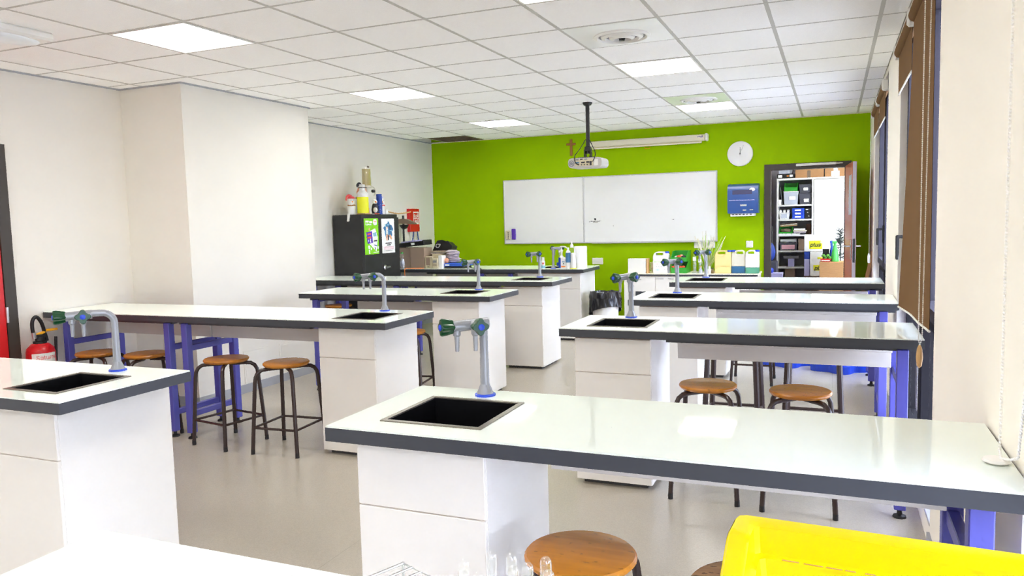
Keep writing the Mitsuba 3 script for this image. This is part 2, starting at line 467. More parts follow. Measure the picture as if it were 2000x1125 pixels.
LL = {(-3, -1): "large square ceiling light nearest the camera on the left, above the left wall", (-3, 3): "second square ceiling light of the left row, above the white pillar",
      (-3, 7): "small looking square ceiling light of the left row, farthest away", (1, -1): "square ceiling light cut by the top edge of the photo",
      (1, 3): "square ceiling light between the two round air vents", (1, 7): "square ceiling light just beyond the farther round air vent"}
for ij in LIGHTS:
    ceiling_light(*ij, LL.get(ij, f"square ceiling light outside the photo, {'left' if ij[0] < 0 else 'right'} row, {'behind' if ij[1] < -6 else 'just above'} the camera"))
for (i, j), lab in zip(DIFFUSERS, ("round ceiling air vent nearest the camera, with a glossy panel", "farther round ceiling air vent, in front of the last right hand light")):
    x0, y0 = GX0 + .6 * i, GY0 + .6 * j
    k = thing("air_vent", lab, "air vent", "round air vents")
    hole = sbox(x0 + .01, y0 + .01, x0 + .59, y0 + .59)
    part(k, "panel", ext(hole, H - .004, H + .01), "duct_panel", False)
    cx, cy = x0 + .3, y0 + .35
    for r0, r1, zz in ((.155, .180, .016), (.105, .132, .022), (.055, .080, .028)):
        part(k, "ring", lathe([(r0, -.004), (r0 + .004, -zz), (r1, -zz * .6), (r1 + .004, -.004)], 36, cx, cy, H), "white_plastic")
    part(k, "throat", lathe([(0, -.0055), (.15, -.0050)], 36, cx, cy, H), "grey_plastic")
    part(k, "hub", lathe([(0, -.034), (.018, -.032), (.022, -.006)], 16, cx, cy, H), "black_plastic")
i, j = GRILLES[0]
x0, y0 = GX0 + .6 * i + .02, GY0 + .6 * (j - 0)
k = thing("ceiling_grille", "brown louvred ceiling grille close to the green wall", "air grille")
part(k, "frame", cat(bx(x0, x0 + .57, y0 + .012, y0 + .04, H - .006, H + .01), bx(x0, x0 + .57, y0 + .56, y0 + .588, H - .006, H + .01), bx(x0, x0 + .03, y0 + .04, y0 + .56, H - .006, H + .01), bx(x0 + .54, x0 + .57, y0 + .04, y0 + .56, H - .006, H + .01)), "grille_brown", False)
for q in range(14):
    part(k, "louvre", rot(bx(x0 + .03, x0 + .54, -.016, .016, -.0015, .0015), 35, (1, 0, 0)).apply_translation((0, y0 + .06 + q * .037, H)), "grille_brown", False)

k = thing("emergency_light", "white emergency light with a clear bulging lens on the ceiling at the top left", "emergency light")
part(k, "housing", bx(-4.42, -4.20, 2.72, 3.20, 2.555, H, .012), "white_plastic")
part(k, "lens", cat(*[blob(-4.31, 2.96, 2.553, 1, (.085, .215, .035), 0, 1, 0, 3)]), "lens")
part(k, "lamp_holder", bx(-4.385, -4.355, 2.80, 2.92, 2.520, 2.552, .006), "grey_plastic")

# projector
k = thing("projector", "grey projector hanging from the ceiling on a black pole", "projector")
px, py = -2.28, 7.462
part(k, "pole", cyl((px, py, 2.10), (px, py, H), .020, 16), "black_plastic")
part(k, "ceiling_plate", lathe([(0, -.03), (.035, -.03), (.05, -.004), (.05, 0)], 20, px, py, H), "black_plastic")
part(k, "bracket", cat(bx(px - .03, px + .03, py - .03, py + .03, 2.12, 2.17, .006), bx(px - .035, px - .022, py - .03, py + .03, 2.06, 2.14), bx(px + .022, px + .035, py - .03, py + .03, 2.06, 2.14), bx(px - .085, px + .085, py - .08, py + .08, 2.05, 2.062, .003)), "black_plastic")
b = part(k, "body", ony(ext(rrect(px - .17, 1.955, px + .175, 2.052, .035), 0, .25), py + .12), "projector_grey")
part(b, "speaker_grille", ony(mv(ext(Point(0, 0).buffer(.030).difference(Point(0, 0).buffer(.022)).union(Point(0, 0).buffer(.016)), 0, .003), px - .135, 2.0), py - .130), "grey_plastic")
part(b, "port_panel", bx(px - .095, px + .09, py - .134, py - .13, 1.972, 2.042), "beige_device", False, label="beige panel of sockets")
for q, (dx, dz, w, h, m) in enumerate([(-.075, .06, .03, .012, "grey_plastic"), (-.03, .062, .025, .012, "dark_ink"), (.015, .06, .03, .012, "grey_plastic"), (-.07, .03, .035, .014, "blue_ink"), (-.015, .03, .035, .014, "dark_ink"), (.035, .032, .03, .014, "dark_ink"), (-.06, .008, .012, .01, "dark_ink"), (-.03, .008, .012, .01, "dark_ink"), (0, .008, .012, .01, "dark_ink"), (.03, .008, .012, .01, "dark_ink"), (.065, .02, .02, .04, "dark_ink")]):
    part(b, "port", bx(px + dx - w / 2, px + dx + w / 2, py - .137, py - .134, 1.975 + dz - h / 2, 1.975 + dz + h / 2), m, False)
part(b, "label_plate", bx(px + .10, px + .14, py - .133, py - .13, 1.97, 2.03), "white_plastic", False)
def curve(pts, n=24):
    p = np.array(pts, float)
    t = np.linspace(0, len(p) - 1, n)
    out = []
    for s in t:
        i = min(int(s), len(p) - 2)
        u = s - i
        p0, p1, p2, p3 = p[max(i - 1, 0)], p[i], p[i + 1], p[min(i + 2, len(p) - 1)]
        out.append(.5 * ((2 * p1) + (-p0 + p2) * u + (2 * p0 - 5 * p1 + 4 * p2 - p3) * u * u + (-p0 + 3 * p1 - 3 * p2 + p3) * u ** 3))
    return np.array(out)
part(k, "cable", tube(curve([(px - .018, py - .02, 2.24), (px - .06, py - .07, 2.15), (px - .10, py - .13, 2.07), (px - .085, py - .145, 2.0), (px - .05, py - .137, 1.985)]), .004, 8), "rubber")
part(k, "cable", tube(curve([(px + .018, py - .02, 2.24), (px + .07, py - .07, 2.16), (px + .11, py - .12, 2.09), (px + .10, py - .14, 2.03), (px + .085, py - .137, 2.01)]), .004, 8), "rubber")

# ================================================================== ROLLER BLINDS
def blind(a, b, drop, label, pull=0.0, xt=.372):
    k = thing("roller_blind", label, "roller blind", "brown roller blinds")
    zc, r = 2.455, .034
    part(k, "roller", cyl((.378, a + .03, zc), (.378, b - .03, zc), r, 20), "blind_brown")
    for y0 in (a, b - .028):
        part(k, "bracket", bx(.342, .40, y0, y0 + .028, zc - .045, zc + .05, .012), "white_plastic")
    nz, ny = 24, 12
    v, f = [], []
    zb = zc - drop
    for i in range(nz + 1):
        z = zc - drop * i / nz
        for j in range(ny + 1):
            t, s = j / ny, i / nz
            x = xt + .028 * 0 - pull * (t ** 1.5) * s ** 1.2 + .004 * math.sin(9 * t + 2 * s) * s * (1 if pull else 0)
            v.append((x, a + .035 + (b - a - .07) * t, z))
    n0 = len(v)
    v += [(x + .0015, y, z) for x, y, z in v]
    for i in range(nz):
        for j in range(ny):
            q = i * (ny + 1) + j
            f += [[q, q + 1, q + ny + 2], [q, q + ny + 2, q + ny + 1]]
    f += [[c + n0, b_ + n0, a_ + n0] for a_, b_, c in f]
    part(k, "fabric", trimesh.Trimesh(np.array(v), np.array(f), process=False), "blind_brown", True)
    low = [(v[nz * (ny + 1) + j][0], v[nz * (ny + 1) + j][1], zb) for j in range(ny + 1)]
    part(k, "bottom_bar", tube(low, .0055, 8), "white_plastic")
    return k
blind(3.60, 4.60, 1.52, "long brown roller blind pulled down to bench height beside the near wall", .045)
blind(4.62, 5.61, .27, "brown roller blind rolled up beside the white strip of wall")
blind(6.92, 7.90, .25, "third brown roller blind, rolled up beyond the white strip of wall")
blind(7.92, 8.92, .25, "farthest brown roller blind, rolled up nearest the green wall")
blind(.92, 1.92, 1.25, "brown roller blind over the nearest window, outside the photo")
blind(-.12, .90, 1.25, "second brown roller blind over the nearest window, outside the photo")


def bead_chain(label, pts, r, step, pend=None):
    k = thing("bead_chain", label, "blind chain")
    p = np.array(pts, float)
    seg = np.linalg.norm(np.diff(p, axis=0), axis=1)
    s = np.concatenate([[0], np.cumsum(seg)])
    at = np.arange(0, s[-1], step)
    q = np.stack([np.interp(at, s, p[:, c]) for c in range(3)], 1)
    base = trimesh.creation.icosphere(subdivisions=1, radius=r)
    part(k, "beads", cat(*[mv(base, *c) for c in q]), "bead_white", True, kind="stuff", label="white beads strung along the cord")
    part(k, "cord", tube(p, r * .35, 5), "white_plastic")
    return k
c = bead_chain("white bead chain hanging against the near wall at the right edge", [(.362, 2.045, 2.43), (.362, 2.045, .90), (.360, 2.035, .885), (.357, 2.00, .876), (.368, 1.965, .885), (.376, 1.93, .90), (.384, 1.88, 1.2), (.384, 1.87, 2.43)], .0035, .0080)
part(c, "weight", lathe([(0, 0), (.024, .001), (.030, .005), (.026, .010), (0, .011)], 24, .348, 2.0, HB + .001), "white_plastic", label="flat white oval weight on the bench top")
c = bead_chain("white bead chain of the long brown blind, with a wooden pendant", [(.338, 3.66, 2.43), (.338, 3.66, .90), (.343, 3.655, .872), (.352, 3.66, .90), (.362, 3.665, 2.43)], .0030, .0085)
part(c, "pendant", lathe([(0, 0), (.010, .012), (.014, .05), (.010, .085), (.005, .10), (0, .101)], 16, .343, 3.655, .772), "light_wood", label="turned wooden pendant")
c = bead_chain("thin white blind chain with a white weight beside the green wall", [(.345, 8.95, 2.43), (.345, 8.95, 1.0)], .003, .0085)
part(c, "weight", lathe([(0, 0), (.014, .01), (.015, .08), (.006, .11), (0, .112)], 14, .345, 8.95, .90), "white_plastic")

# ================================================================== LAB BENCHES
def slab(x0, x1, y0, y1, sink=None):
    p = sbox(x0, y0, x1, y1)
    return p if sink is None else p.difference(sbox(*sink))


def leg_frame(k, x, y0, y1, rear_only=False):
    w = .025
    for yy, top in (((y0 + .08, HB - .060),) if not rear_only else ()) + ((y1 - .08, HB - .06),):
        lg = part(k, "leg", bx(x - w, x + w, yy - w, yy + w, .04, top, .003), "blue_steel", False)
        part(lg, "foot", lathe([(0, .0), (.030, 0), (.028, .010), (.012, .016), (.010, .042), (0, .042)], 14, x, yy, 0), "rubber")
    if rear_only:
        return
    part(k, "rail", bx(x - .016, x + .016, y0 + .105, y1 - .105, .61, .65, .003), "blue_steel", False)
    part(k, "rail", bx(x - .016, x + .016, y0 + .105, y1 - .105, .15, .19, .003), "blue_steel", False)


def bench(label, x0, x1, y0, y1, cab=None, sink=None, frames=(), aprons=(), joints=(), rails=(), shelf_split=.622, rear_frames=(), strip=None):
    k = thing("lab_bench", label, "lab bench", "white topped lab benches")
    e = .0015
    sk = None if sink is None else (sink[0] + .012, y0 + sink[2] + .012, sink[1] - .012, y0 + sink[3] - .012)
    core = slab(x0, x1, y0, y1, sk)
    part(k, "edge_band", ext(core, HB - .045, HB - .005), "edge", False, label="dark grey edge all round the worktop")
    cuts = [x0] + list(joints) + [x1]
    for a, b in zip(cuts[:-1], cuts[1:]):
        s2 = sk if sk and sk[0] >= a and sk[2] <= b else None
        part(k, "worktop", ext(slab(a + e, b - e, y0 + e, y1 - e, s2), HB - .005, HB), "worktop", False)
    for a, b in rails:
        part(k, "under_rail", bx(a, b, y0 + .075, y0 + .115, HB - .068, HB - .045), "edge", False)
    if sk:
        a, b, c, d_ = sk
        rim = sbox(a - .012, b - .012, c + .012, d_ + .012).difference(sbox(a + .004, b + .004, c - .004, d_ - .004))
        s = part(k, "sink", cat(bx(a, a + .006, b, d_, HB - .20, HB), bx(c - .006, c, b, d_, HB - .20, HB), bx(a, c, b, b + .006, HB - .20, HB), bx(a, c, d_ - .006, d_, HB - .20, HB), bx(a, c, b, d_, HB - .206, HB - .20)), "basin", False, label="deep black sink basin")
        part(s, "rim", ext(rim, HB, HB + .0035), "basin_rim", False)
        part(s, "drain", lathe([(0, .004), (.022, .004), (.030, 0)], 18, (a + c) / 2, (b + d_) / 2, HB - .20), "metal")
    if cab:
        a, b, c, d_ = cab[0], cab[1], y0 + cab[2], y0 + cab[3]
        top = HB - .045
        if sk:
            body = cat(bx(a, a + .018, c + .018, d_, .025, top), bx(b - .018, b, c + .018, d_, .025, top), bx(a, b, d_ - .018, d_, .025, top), bx(a, b, c + .018, d_, .025, .043), bx(a, b, c + .012, c + .022, .025, top))
        else:
            body = bx(a, b, c + .018, d_, .025, top)
        part(k, "cabinet", body, "laminate", False)
        part(k, "drawer_front", bx(a, b - .002, c, c + .018, shelf_split + .002, top - .012, .002), "laminate", False)
        part(k, "door_front", bx(a, b - .002, c, c + .018, .027, shelf_split - .002, .002), "laminate", False)
        part(k, "top_strip", bx(a + .004, b - .004, c + .010, c + .020, top - .013, top), "kraft", False, label="brown strip under the worktop")
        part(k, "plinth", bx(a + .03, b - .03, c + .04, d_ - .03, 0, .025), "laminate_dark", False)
    for a, b, dy, z0, z1 in aprons:
        part(k, "apron", bx(a, b, y0 + dy, y0 + dy + .018, z0, z1, .002), "apron", False)
    if strip:
        part(k, "trim_strip", bx(strip[0], strip[1], y0 + .008, y0 + .03, HB - .056, HB - .045), "laminate", False, label="thin white strip under the edge")
    for x in frames:
        leg_frame(k, x, y0, y1)
    for x in rear_frames:
        leg_frame(k, x, y0, y1, True)
    return k


RC = (-1.29, -.875, .05, .545)
RS = (-1.235, -.905, .095, .425)
RX = (-1.362, .384)
right = [(1.80, 2.372, "white topped lab bench in the right foreground, with its own sink"),
         (3.865, 4.445, "second right hand white topped bench, two stools tucked in front"),
         (5.365, 5.95, "third right hand white topped bench, level with the end of the blind"),
         (6.875, 7.47, "farthest right hand white topped bench, below the doorway")]
for y0, y1, lab in right:
    bench(lab, *RX, y0, y1, RC, RS, frames=(.30,), aprons=((-.79, .27, .345, .688 if y0 < 2 else .666, .742), (-.79, .275, .337, .742, .765)), rails=((-.80, .37),))
bench("white table at the bottom edge carrying the test tubes and yellow bin", -1.31, .384, .42, 1.022, frames=(-1.22, .30), aprons=((-1.1, .25, .4, .655, .742),), rails=((-1.25, .37),))
LC = (-2.985, -2.572, .07, .585)
LS = (-2.895, -2.578, .09, .425)
bench("white topped lab bench in the left foreground with gooseneck tap", -4.22, -2.448, 1.775, 2.362, LC, (-2.872, -2.585, .09, .415), frames=(-4.10,), rear_frames=(-3.06,), aprons=((-4.05, -3.0, .42, .655, .745),), rails=((-4.15, -3.0),))
bench("long white bench from the left wall, two stools before its sink unit", XL + .01, -2.448, 3.855, 4.455, LC, LS, frames=(-5.26, -4.255, -4.095), rear_frames=(-3.03,), joints=(-4.172,),
      aprons=((-5.22, -4.215, .42, .655, .745), (-4.20, -3.0, .42, .655, .745)), rails=((-5.36, -4.21), (-4.15, -3.05)))
bench("third left hand white bench, ending beside the pillar", -4.312, -2.475, 5.42, 6.01, (-3.03, -2.605, .07, .58), (-2.985, -2.665, .13, .43), frames=(-4.19,), rear_frames=(-3.08,),
      aprons=((-3.98, -3.05, .46, .635, .685), (-3.98, -3.05, .40, .69, .765)), rails=((-4.25, -3.22),))
bench("long white topped lab bench in front of the black cabinet", XL + .01, -2.455, 6.80, 7.40, (-2.995, -2.585, .07, .585), (-2.93, -2.61, .13, .44), frames=(-5.26, -4.37, -4.21), rear_frames=(-3.05,), joints=(-4.29,),
      aprons=((-5.05, -4.45, .40, .70, .775), (-4.15, -3.05, .40, .70, .775)), rails=((-5.36, -4.40), (-4.18, -3.05)))
bench("white topped wall bench below the whiteboard, carrying boxes, bottles and a paper roll", XL + .01, -2.70, 8.57, 9.25, (-3.56, -2.76, .07, .66), (-3.30, -2.82, .16, .46), frames=(-5.26, -4.05, -3.66), joints=(-4.86, -3.62),
      aprons=((-5.35, -4.87, .30, .68, .80), (-4.85, -3.95, .36, .68, .795), (-3.95, -3.6, .36, .71, .80)), rails=((-4.83, -3.62),))

# ---- taps
def faucet(label, x, y, deg, bend=False, h=.262, group="grey laboratory taps"):
    """deg turns the arm counter-clockwise from pointing left (-x)."""
    k = thing("lab_tap", label, "tap", group)
    M = trimesh.transformations.rotation_matrix(math.radians(deg), (0, 0, 1))
    M[:3, 3] = (x, y, HB)
    def W(m):
        m = m.copy()
        m.apply_transform(M)
        return m
    if bend:        # the column curves over into the arm
        path = [(0, 0, .012), (0, 0, h - .06)] + [(-.045 + .045 * math.cos(t), 0, h - .06 + .045 * math.sin(t)) for t in np.linspace(.2, math.pi / 2, 7)] + [(-.09, 0, h - .015)]
        n1, n2, xa, x0 = -.153, -.113, -.172, -.08
    else:           # a straight column under the head
        path = [(0, 0, .012), (0, 0, h - .10), (0, 0, h - .02)]
        n1, n2, xa, x0 = -.094, -.036, -.104, .016
    part(k, "column", W(tube(path, [.0155] + [.0138] * (len(path) - 1), 16)), "faucet_grey")
    part(k, "base", W(lathe([(0, .003), (.029, .003), (.027, .011), (.018, .034), (.0150, .040)], 22)), "faucet_grey")
    part(k, "base_ring", W(lathe([(0, 0), (.035, 0), (.035, .006), (.028, .008), (0, .008)], 24)), "blue_plastic", label="bright blue ring round the foot")
    part(k, "valve_body", W(cat(cyl((x0, 0, h - .018), (xa - .003, 0, h - .022), .0185, 18), cyl((n2, 0, h - .019), (n2, -.033, h - .02), .0165, 18))), "faucet_grey")
    def knob(base, axis, nm):
        ang = np.linspace(0, 2 * math.pi, 48, endpoint=False)
        rad = .0245 + .0045 * np.cos(4 * ang)
        prof = [(0.62, 0), (.78, .004), (.93, .022), (1.02, .040), (.92, .046), (.0, .046)]
        v = np.concatenate([np.stack([s * rad * np.cos(ang), s * rad * np.sin(ang), np.full(48, z)], 1) for s, z in prof])
        f = []
        for i in range(len(prof) - 1):
            for j in range(48):
                a, b, c, d_ = i * 48 + j, i * 48 + (j + 1) % 48, (i + 1) * 48 + (j + 1) % 48, (i + 1) * 48 + j
                f += [[a, b, c], [a, c, d_]]
        m = trimesh.Trimesh(v, f, process=False)
        m.apply_transform(trimesh.geometry.align_vectors((0, 0, 1), axis))
        m.apply_translation(base)
        kn = part(k, "knob", W(m), "knob_green", label="dark green lobed knob")
        cap = lathe([(0, .0515), (.010, .0495), (.011, .043)], 16)
        cap.apply_transform(trimesh.geometry.align_vectors((0, 0, 1), axis))
        cap.apply_translation(base)
        part(kn, "cap", W(cap), "blue_plastic", label="blue button")
    knob((xa, 0, h - .022), (-1, 0, 0), 0)
    knob((n2, -.031, h - .020), (0, -1, 0), 1)
    for xx, yy in ((n1, 0), (n2, -.018)):
        part(k, "nozzle", W(lathe([(0, -.095), (.0065, -.095), (.0085, -.045), (.013, -.040), (.013, -.010), (0, -.010)], 14, xx, yy, h - .01)), "faucet_grey")
    return k


faucet("grey laboratory tap on the right foreground bench, its arm turned towards the camera", -1.074, 2.293, 46)
faucet("grey laboratory tap on the second right hand bench, between the bin and the stools", -1.09, 4.374, 63)
faucet("grey laboratory tap on the third right hand bench, in front of the white canister", -1.105, 5.89, 57)
faucet("grey laboratory tap on the farthest right hand bench, in front of the glass rods", -1.118, 7.41, 59)
faucet("grey gooseneck tap on the left foreground bench", -2.757, 2.272, 52, True)
faucet("grey laboratory tap on the long left bench, in front of the black cabinet", -2.785, 4.39, 63, True)
faucet("grey laboratory tap on the third left bench, before the blue binder", -2.815, 5.94, 50)
faucet("grey laboratory tap on the bench in front of the small spray bottle", -2.78, 7.34, 49)
faucet("grey laboratory tap standing among the bottles on the wall bench", -3.105, 8.66, 237)

# ---- stools
def stool_meshes(rt=.0125):
    out = {"seat": pl(lathe([(0, .552), (.118, .552), (.138, .556), (.147, .566), (.147, .572), (.142, .578), (.12, .580), (0, .581)], 40), "wood"),
           "seat_worn": pl(lathe([(0, .552), (.118, .552), (.138, .556), (.147, .566), (.147, .572), (.142, .578), (.12, .580), (0, .581)], 40), "wood_worn")}
    r, h = .235, .16
    legs, feet, bars = [], [], []
    for q in range(4):
        a = math.pi / 4 + q * math.pi / 2
        c, s = math.cos(a), math.sin(a)
        prof = [(.03, .540), (.12, .540), (.155, .536), (.180, .520), (.194, .495), (.200, .46), (r, 0.012)]
        legs.append(pl(tube([(c * x, s * x, z) for x, z in prof], rt, 10), "stool_steel"))
        feet.append(pl(cyl((c * (r - .0005), s * (r - .0005), .0), (c * (r - .001), s * (r - .001), .03), .0131, 10), "rubber"))
        rb = r - (r - .2) * (.17 / .46)
        a2 = a + math.pi / 2
        bars.append(pl(tube([(c * rb, s * rb, .17), (math.cos(a2) * rb, math.sin(a2) * rb, .17)], .008, 8), "stool_steel"))
    return out, legs, feet, bars
ST = stool_meshes()
TALL = (1.0, 1.0, 1.27)      # the higher stools
ST_TALL = stool_meshes(.017)


def stool(label, x, y, deg, worn=False, scale=(1, 1, 1)):
    k = thing("stool", label, "stool", "round wooden lab stools")
    M = T().translate([x, y, 0]).rotate([0, 0, 1], deg).scale(list(scale))
    seats, legs, feet, bars = ST if scale[2] == 1 else ST_TALL
    part(k, "seat", {**seats["seat_worn" if worn else "seat"], "to_world": M}, None)
    for l, f in zip(legs, feet):
        lk = part(k, "leg", {**l, "to_world": M}, None)
        part(lk, "foot", {**f, "to_world": M}, None)
    for b in bars:
        part(k, "stretcher", {**b, "to_world": M}, None)
    return k


stool("stool with a shiny orange wooden seat, left of the two before the long left bench", -3.765, 3.945, -10)
stool("stool with a dark glossy seat, beside the sink unit of the long left bench", -3.265, 3.945, 4)
stool("left stool of the two in front of the second right hand bench", -.597, 4.005, 0)
stool("stool in front of the second right hand bench, nearer the window", -.145, 3.975, 0)
stool("large looking orange wooden stool behind the test tubes", -.603, 1.845, 12)
stool("stool with a scratched brown seat, half hidden by the yellow bin", -.168, 1.80, 30, True)
stool("stool nearest the fire extinguisher under the long left bench", -4.925, 3.90, 20)
stool("stool standing right of the one near the fire extinguisher, under the long left bench", -4.50, 3.95, -30)
stool("left one of two tall stools behind the second right hand bench", -.573, 4.93, 0, False, TALL)
stool("right one of two tall stools behind the second right hand bench", -.105, 4.93, 0, False, TALL)
stool("stool far back under the farthest right hand bench", -.64, 6.88, 0)
stool("stool glimpsed between the long left bench and the third left bench", -3.20, 5.37, 10)
stool("stool under the left end of the bench before the black cabinet", -5.02, 6.98, 15)
stool("stool of which only a leg shows behind the left foreground bench", -4.56, 3.35, 12)
stool("second stool glimpsed right of the sink unit of the long left bench", -3.10, 6.65, 25)

# ================================================================== LEFT WALL
k = thing("fire_extinguisher", "red fire extinguisher with black hose and yellow lever on the left wall", "fire extinguisher")
ex, ey = -5.312, 3.745
part(k, "cylinder", lathe([(0, .14), (.085, .14), (.095, .155), (.095, .585), (.088, .615), (.06, .645), (.032, .655), (0, .655)], 32, ex, ey, 0), "red_paint")
part(k, "valve", cat(lathe([(0, .65), (.045, .65), (.045, .665), (.03, .67), (.03, .70), (0, .70)], 20, ex, ey, 0), bx(ex - .02, ex + .02, ey - .035, ey + .04, .685, .715, .006)), "black_plastic")
part(k, "lever", cat(rot(bx(ex - .012, ex + .012, ey - .03, ey + .05, .71, .727, .004), 14, (1, 0, 0), (ex, ey, .72)), bx(ex - .012, ex + .012, ey + .045, ey + .14, .728, .745, .004)), "yellow_lever", label="yellow squeeze lever")
part(k, "hose", tube(curve([(ex + .01, ey - .045, .70), (ex + .01, ey - .055, .76), (ex + .01, ey - .05, .82), (ex + .01, ey - .02, .845), (ex + .01, ey + .015, .80), (ex, ey + .04, .73), (ex, ey + .055, .66)], 40), .0125, 12), "rubber")
part(k, "hose_nozzle", cat(cyl((ex, ey + .115, .50), (ex, ey + .125, .68), .010, 12), cyl((ex, ey + .06, .60), (ex, ey + .115, .55), .008, 10)), "rubber")
part(k, "collar", cyl((ex + .01, ey - .045, .69), (ex + .01, ey - .05, .735), .0145, 12), "metal")
lab_ang = np.linspace(-1.25, .55, 20)
v = np.array([(ex + .0958 * math.cos(a), ey + .0958 * math.sin(a), z) for z in (.42, .585) for a in lab_ang])
n_ = len(lab_ang)
f = [[i, i + 1, n_ + i + 1] for i in range(n_ - 1)] + [[i, n_ + i + 1, n_ + i] for i in range(n_ - 1)]
lb = part(k, "paper_label", trimesh.Trimesh(v, f, process=False), "paper", True)
def wraptext(txt, h, a0, z, r):
    m = meshkit.text_mesh(txt, h, .0006)
    w = np.array(m.vertices)
    a = a0 + w[:, 0] / r
    m.vertices = np.stack([ex + (r + w[:, 2]) * np.cos(a), ey + (r + w[:, 2]) * np.sin(a), z + w[:, 1]], 1)
    return m
part(lb, "lettering", wraptext("Saturne", .030, -.95, .540, .0960), "red_ink", False)
part(lb, "lettering", wraptext("EAU 6 L AFFF", .013, -1.15, .512, .0960), "dark_ink", False)
part(k, "wall_bracket", bx(XL, ex - .08, ey - .03, ey + .03, .45, .55), "metal", False)

# fire blanket box on the left wall, near the green wall
k = thing("fire_blanket", "red fire blanket pouch with white pictograms and hanging straps on the wall", "fire blanket")
fx = XL + .05
b = part(k, "pouch", bx(XL, fx, 9.195, 9.455, 1.335, 1.652, .004), "red_paint")
bars = []
def yb(y0, y1, z0, z1, m, par=None, x=fx):
    part(par or b, "print", bx(x - .0005, x + .0012, y0, y1, z0, z1), m, False)
yb(9.285, 9.435, 1.595, 1.61, "paper"); yb(9.285, 9.30, 1.455, 1.61, "paper"); yb(9.42, 9.435, 1.455, 1.61, "paper"); yb(9.285, 9.435, 1.437, 1.455, "paper"); yb(9.30, 9.42, 1.515, 1.523, "paper")
for (yy, zz) in ((9.325, 1.56), (9.36, 1.545), (9.395, 1.565), (9.33, 1.485), (9.365, 1.48), (9.40, 1.485)):
    part(b, "pictogram", onx(mv(cat(ext(Point(0, .012).buffer(.009), 0, .002), ext(Polygon([(-.012, -.03), (.012, -.03), (.006, .004), (-.006, .004)]), 0, .002)), yy, zz), fx), "paper", False)
for yy, w, m in ((9.23, .012, "paper"), (9.32, -.02, "navy_blue"), (9.36, .006, "paper"), (9.42, .01, "navy_blue")):
    part(k, "strap", tube([(fx - .02, yy, 1.34), (fx - .02, yy + w, 1.27), (fx - .02, yy + w * 2.2, 1.21)], .007, 6), m)

# ================================================================== BLACK CABINET
CX0, CX1, CY0, CY1, CZ = XL + .015, -4.985, 7.475, 8.255, 1.568
k = thing("cabinet", "tall black steel cabinet with two posters by the left wall", "cabinet")
part(k, "body", bx(CX0, CX1 - .02, CY0, CY1, 0, CZ - .001, .004), "black_cabinet", False)
ym = (CY0 + CY1) / 2
for a, c in ((CY0 + .002, ym - .002), (ym + .002, CY1 - .002)):
    part(k, "door", bx(CX1 - .02, CX1, a, c, .06, CZ - .04, .002), "black_cabinet", False)
part(k, "lock_handle", cat(lathe([(0, .0), (.030, .0), (.030, .012), (.015, .02), (.012, .045), (0, .045)], 18).apply_transform(trimesh.transformations.rotation_matrix(math.pi / 2, (0, 1, 0))).apply_translation((CX1, ym + .03, .93)),
                           bx(CX1 + .03, CX1 + .042, ym + .02, ym + .10, .925, .945, .003)), "metal")
part(k, "name_tag", onx(mv(ext(Polygon([(0, 0), (.03, 0), (.045, .09), (.01, .09)]), 0, .004), 0, 0), 0).apply_transform(trimesh.transformations.rotation_matrix(-math.pi / 2, (0, 0, 1))).apply_translation((-5.20, CY0 - .004, 1.49)), "paper", False, label="small white tag hanging at the top of the side")

def poster_prints(par, x, rects):
    for y0, y1, z0, z1, m in rects:
        part(par, "print", bx(x - .0004, x + .0008, y0, y1, z0, z1), m, False)


px_ = CX1 + .0025
k = thing("poster", "green poster with white shapes and a purple square on the black cabinet", "poster")
part(k, "sheet", bx(CX1 + .0005, px_, 7.488, 7.785, 1.100, 1.520), "green_paper", False)
def pz(pts, m, name="print", t=.001):
    part(k, name, onx(ext(Polygon(pts), 0, t), px_), m, False)
pz([(7.52, 1.345), (7.715, 1.405), (7.765, 1.29), (7.725, 1.13), (7.56, 1.24)], "paper")
pz([(7.525, 1.36), (7.645, 1.37), (7.655, 1.235), (7.545, 1.225)], "purple_ink", t=.0018)
for (a, b_, z) in ((7.545, 7.62, 1.345), (7.54, 7.625, 1.305)):
    pz([(a, z), (b_, z + .005), (b_, z - .015), (a, z - .02)], "red_ink", t=.0024)
pz([(7.555, 1.27), (7.575, 1.275), (7.575, 1.25), (7.555, 1.245)], "lilac", t=.0024)
pz([(7.60, 1.285), (7.612, 1.285), (7.618, 1.24), (7.596, 1.238)], "paper", t=.0024)
pz([(7.655, 1.345), (7.73, 1.36), (7.735, 1.31), (7.675, 1.305)], "pale_blue_ink", t=.0018)
pz([(7.675, 1.262), (7.745, 1.265), (7.745, 1.250), (7.675, 1.247)], "dark_ink", t=.0018)
pz([(7.68, 1.215), (7.74, 1.20), (7.735, 1.19), (7.68, 1.205)], "navy_blue", t=.0018)
pz([(7.69, 1.18), (7.705, 1.182), (7.712, 1.15), (7.70, 1.15)], "dark_ink", t=.0018)
pz([(7.575, 1.40), (7.60, 1.41), (7.60, 1.375), (7.575, 1.37)], "skin_ink", t=.0024)
for (a, b_, z) in ((7.515, 7.585, 1.495), (7.595, 7.655, 1.488)):
    pz([(a, z), (b_, z), (b_, z - .022), (a, z - .022)], "paper")
part(k, "print", onx(ext(affinity.scale(Point(7.715, 1.475).buffer(.04), 1.1, .95), 0, .001), px_), "paper", False)
part(k, "lettering", onx(mv(meshkit.text_mesh("Science", .024, .001, True), 7.513, 1.440), px_), "paper", False)
pz([(7.685, 1.49), (7.745, 1.49), (7.745, 1.478), (7.685, 1.478)], "salmon", t=.0018)
for (a, z, r) in ((7.575, 1.185, .022), (7.62, 1.165, .016), (7.762, 1.175, .017)):
    part(k, "print", onx(ext(Point(a, z).buffer(r), 0, .001), px_), "paper", False)
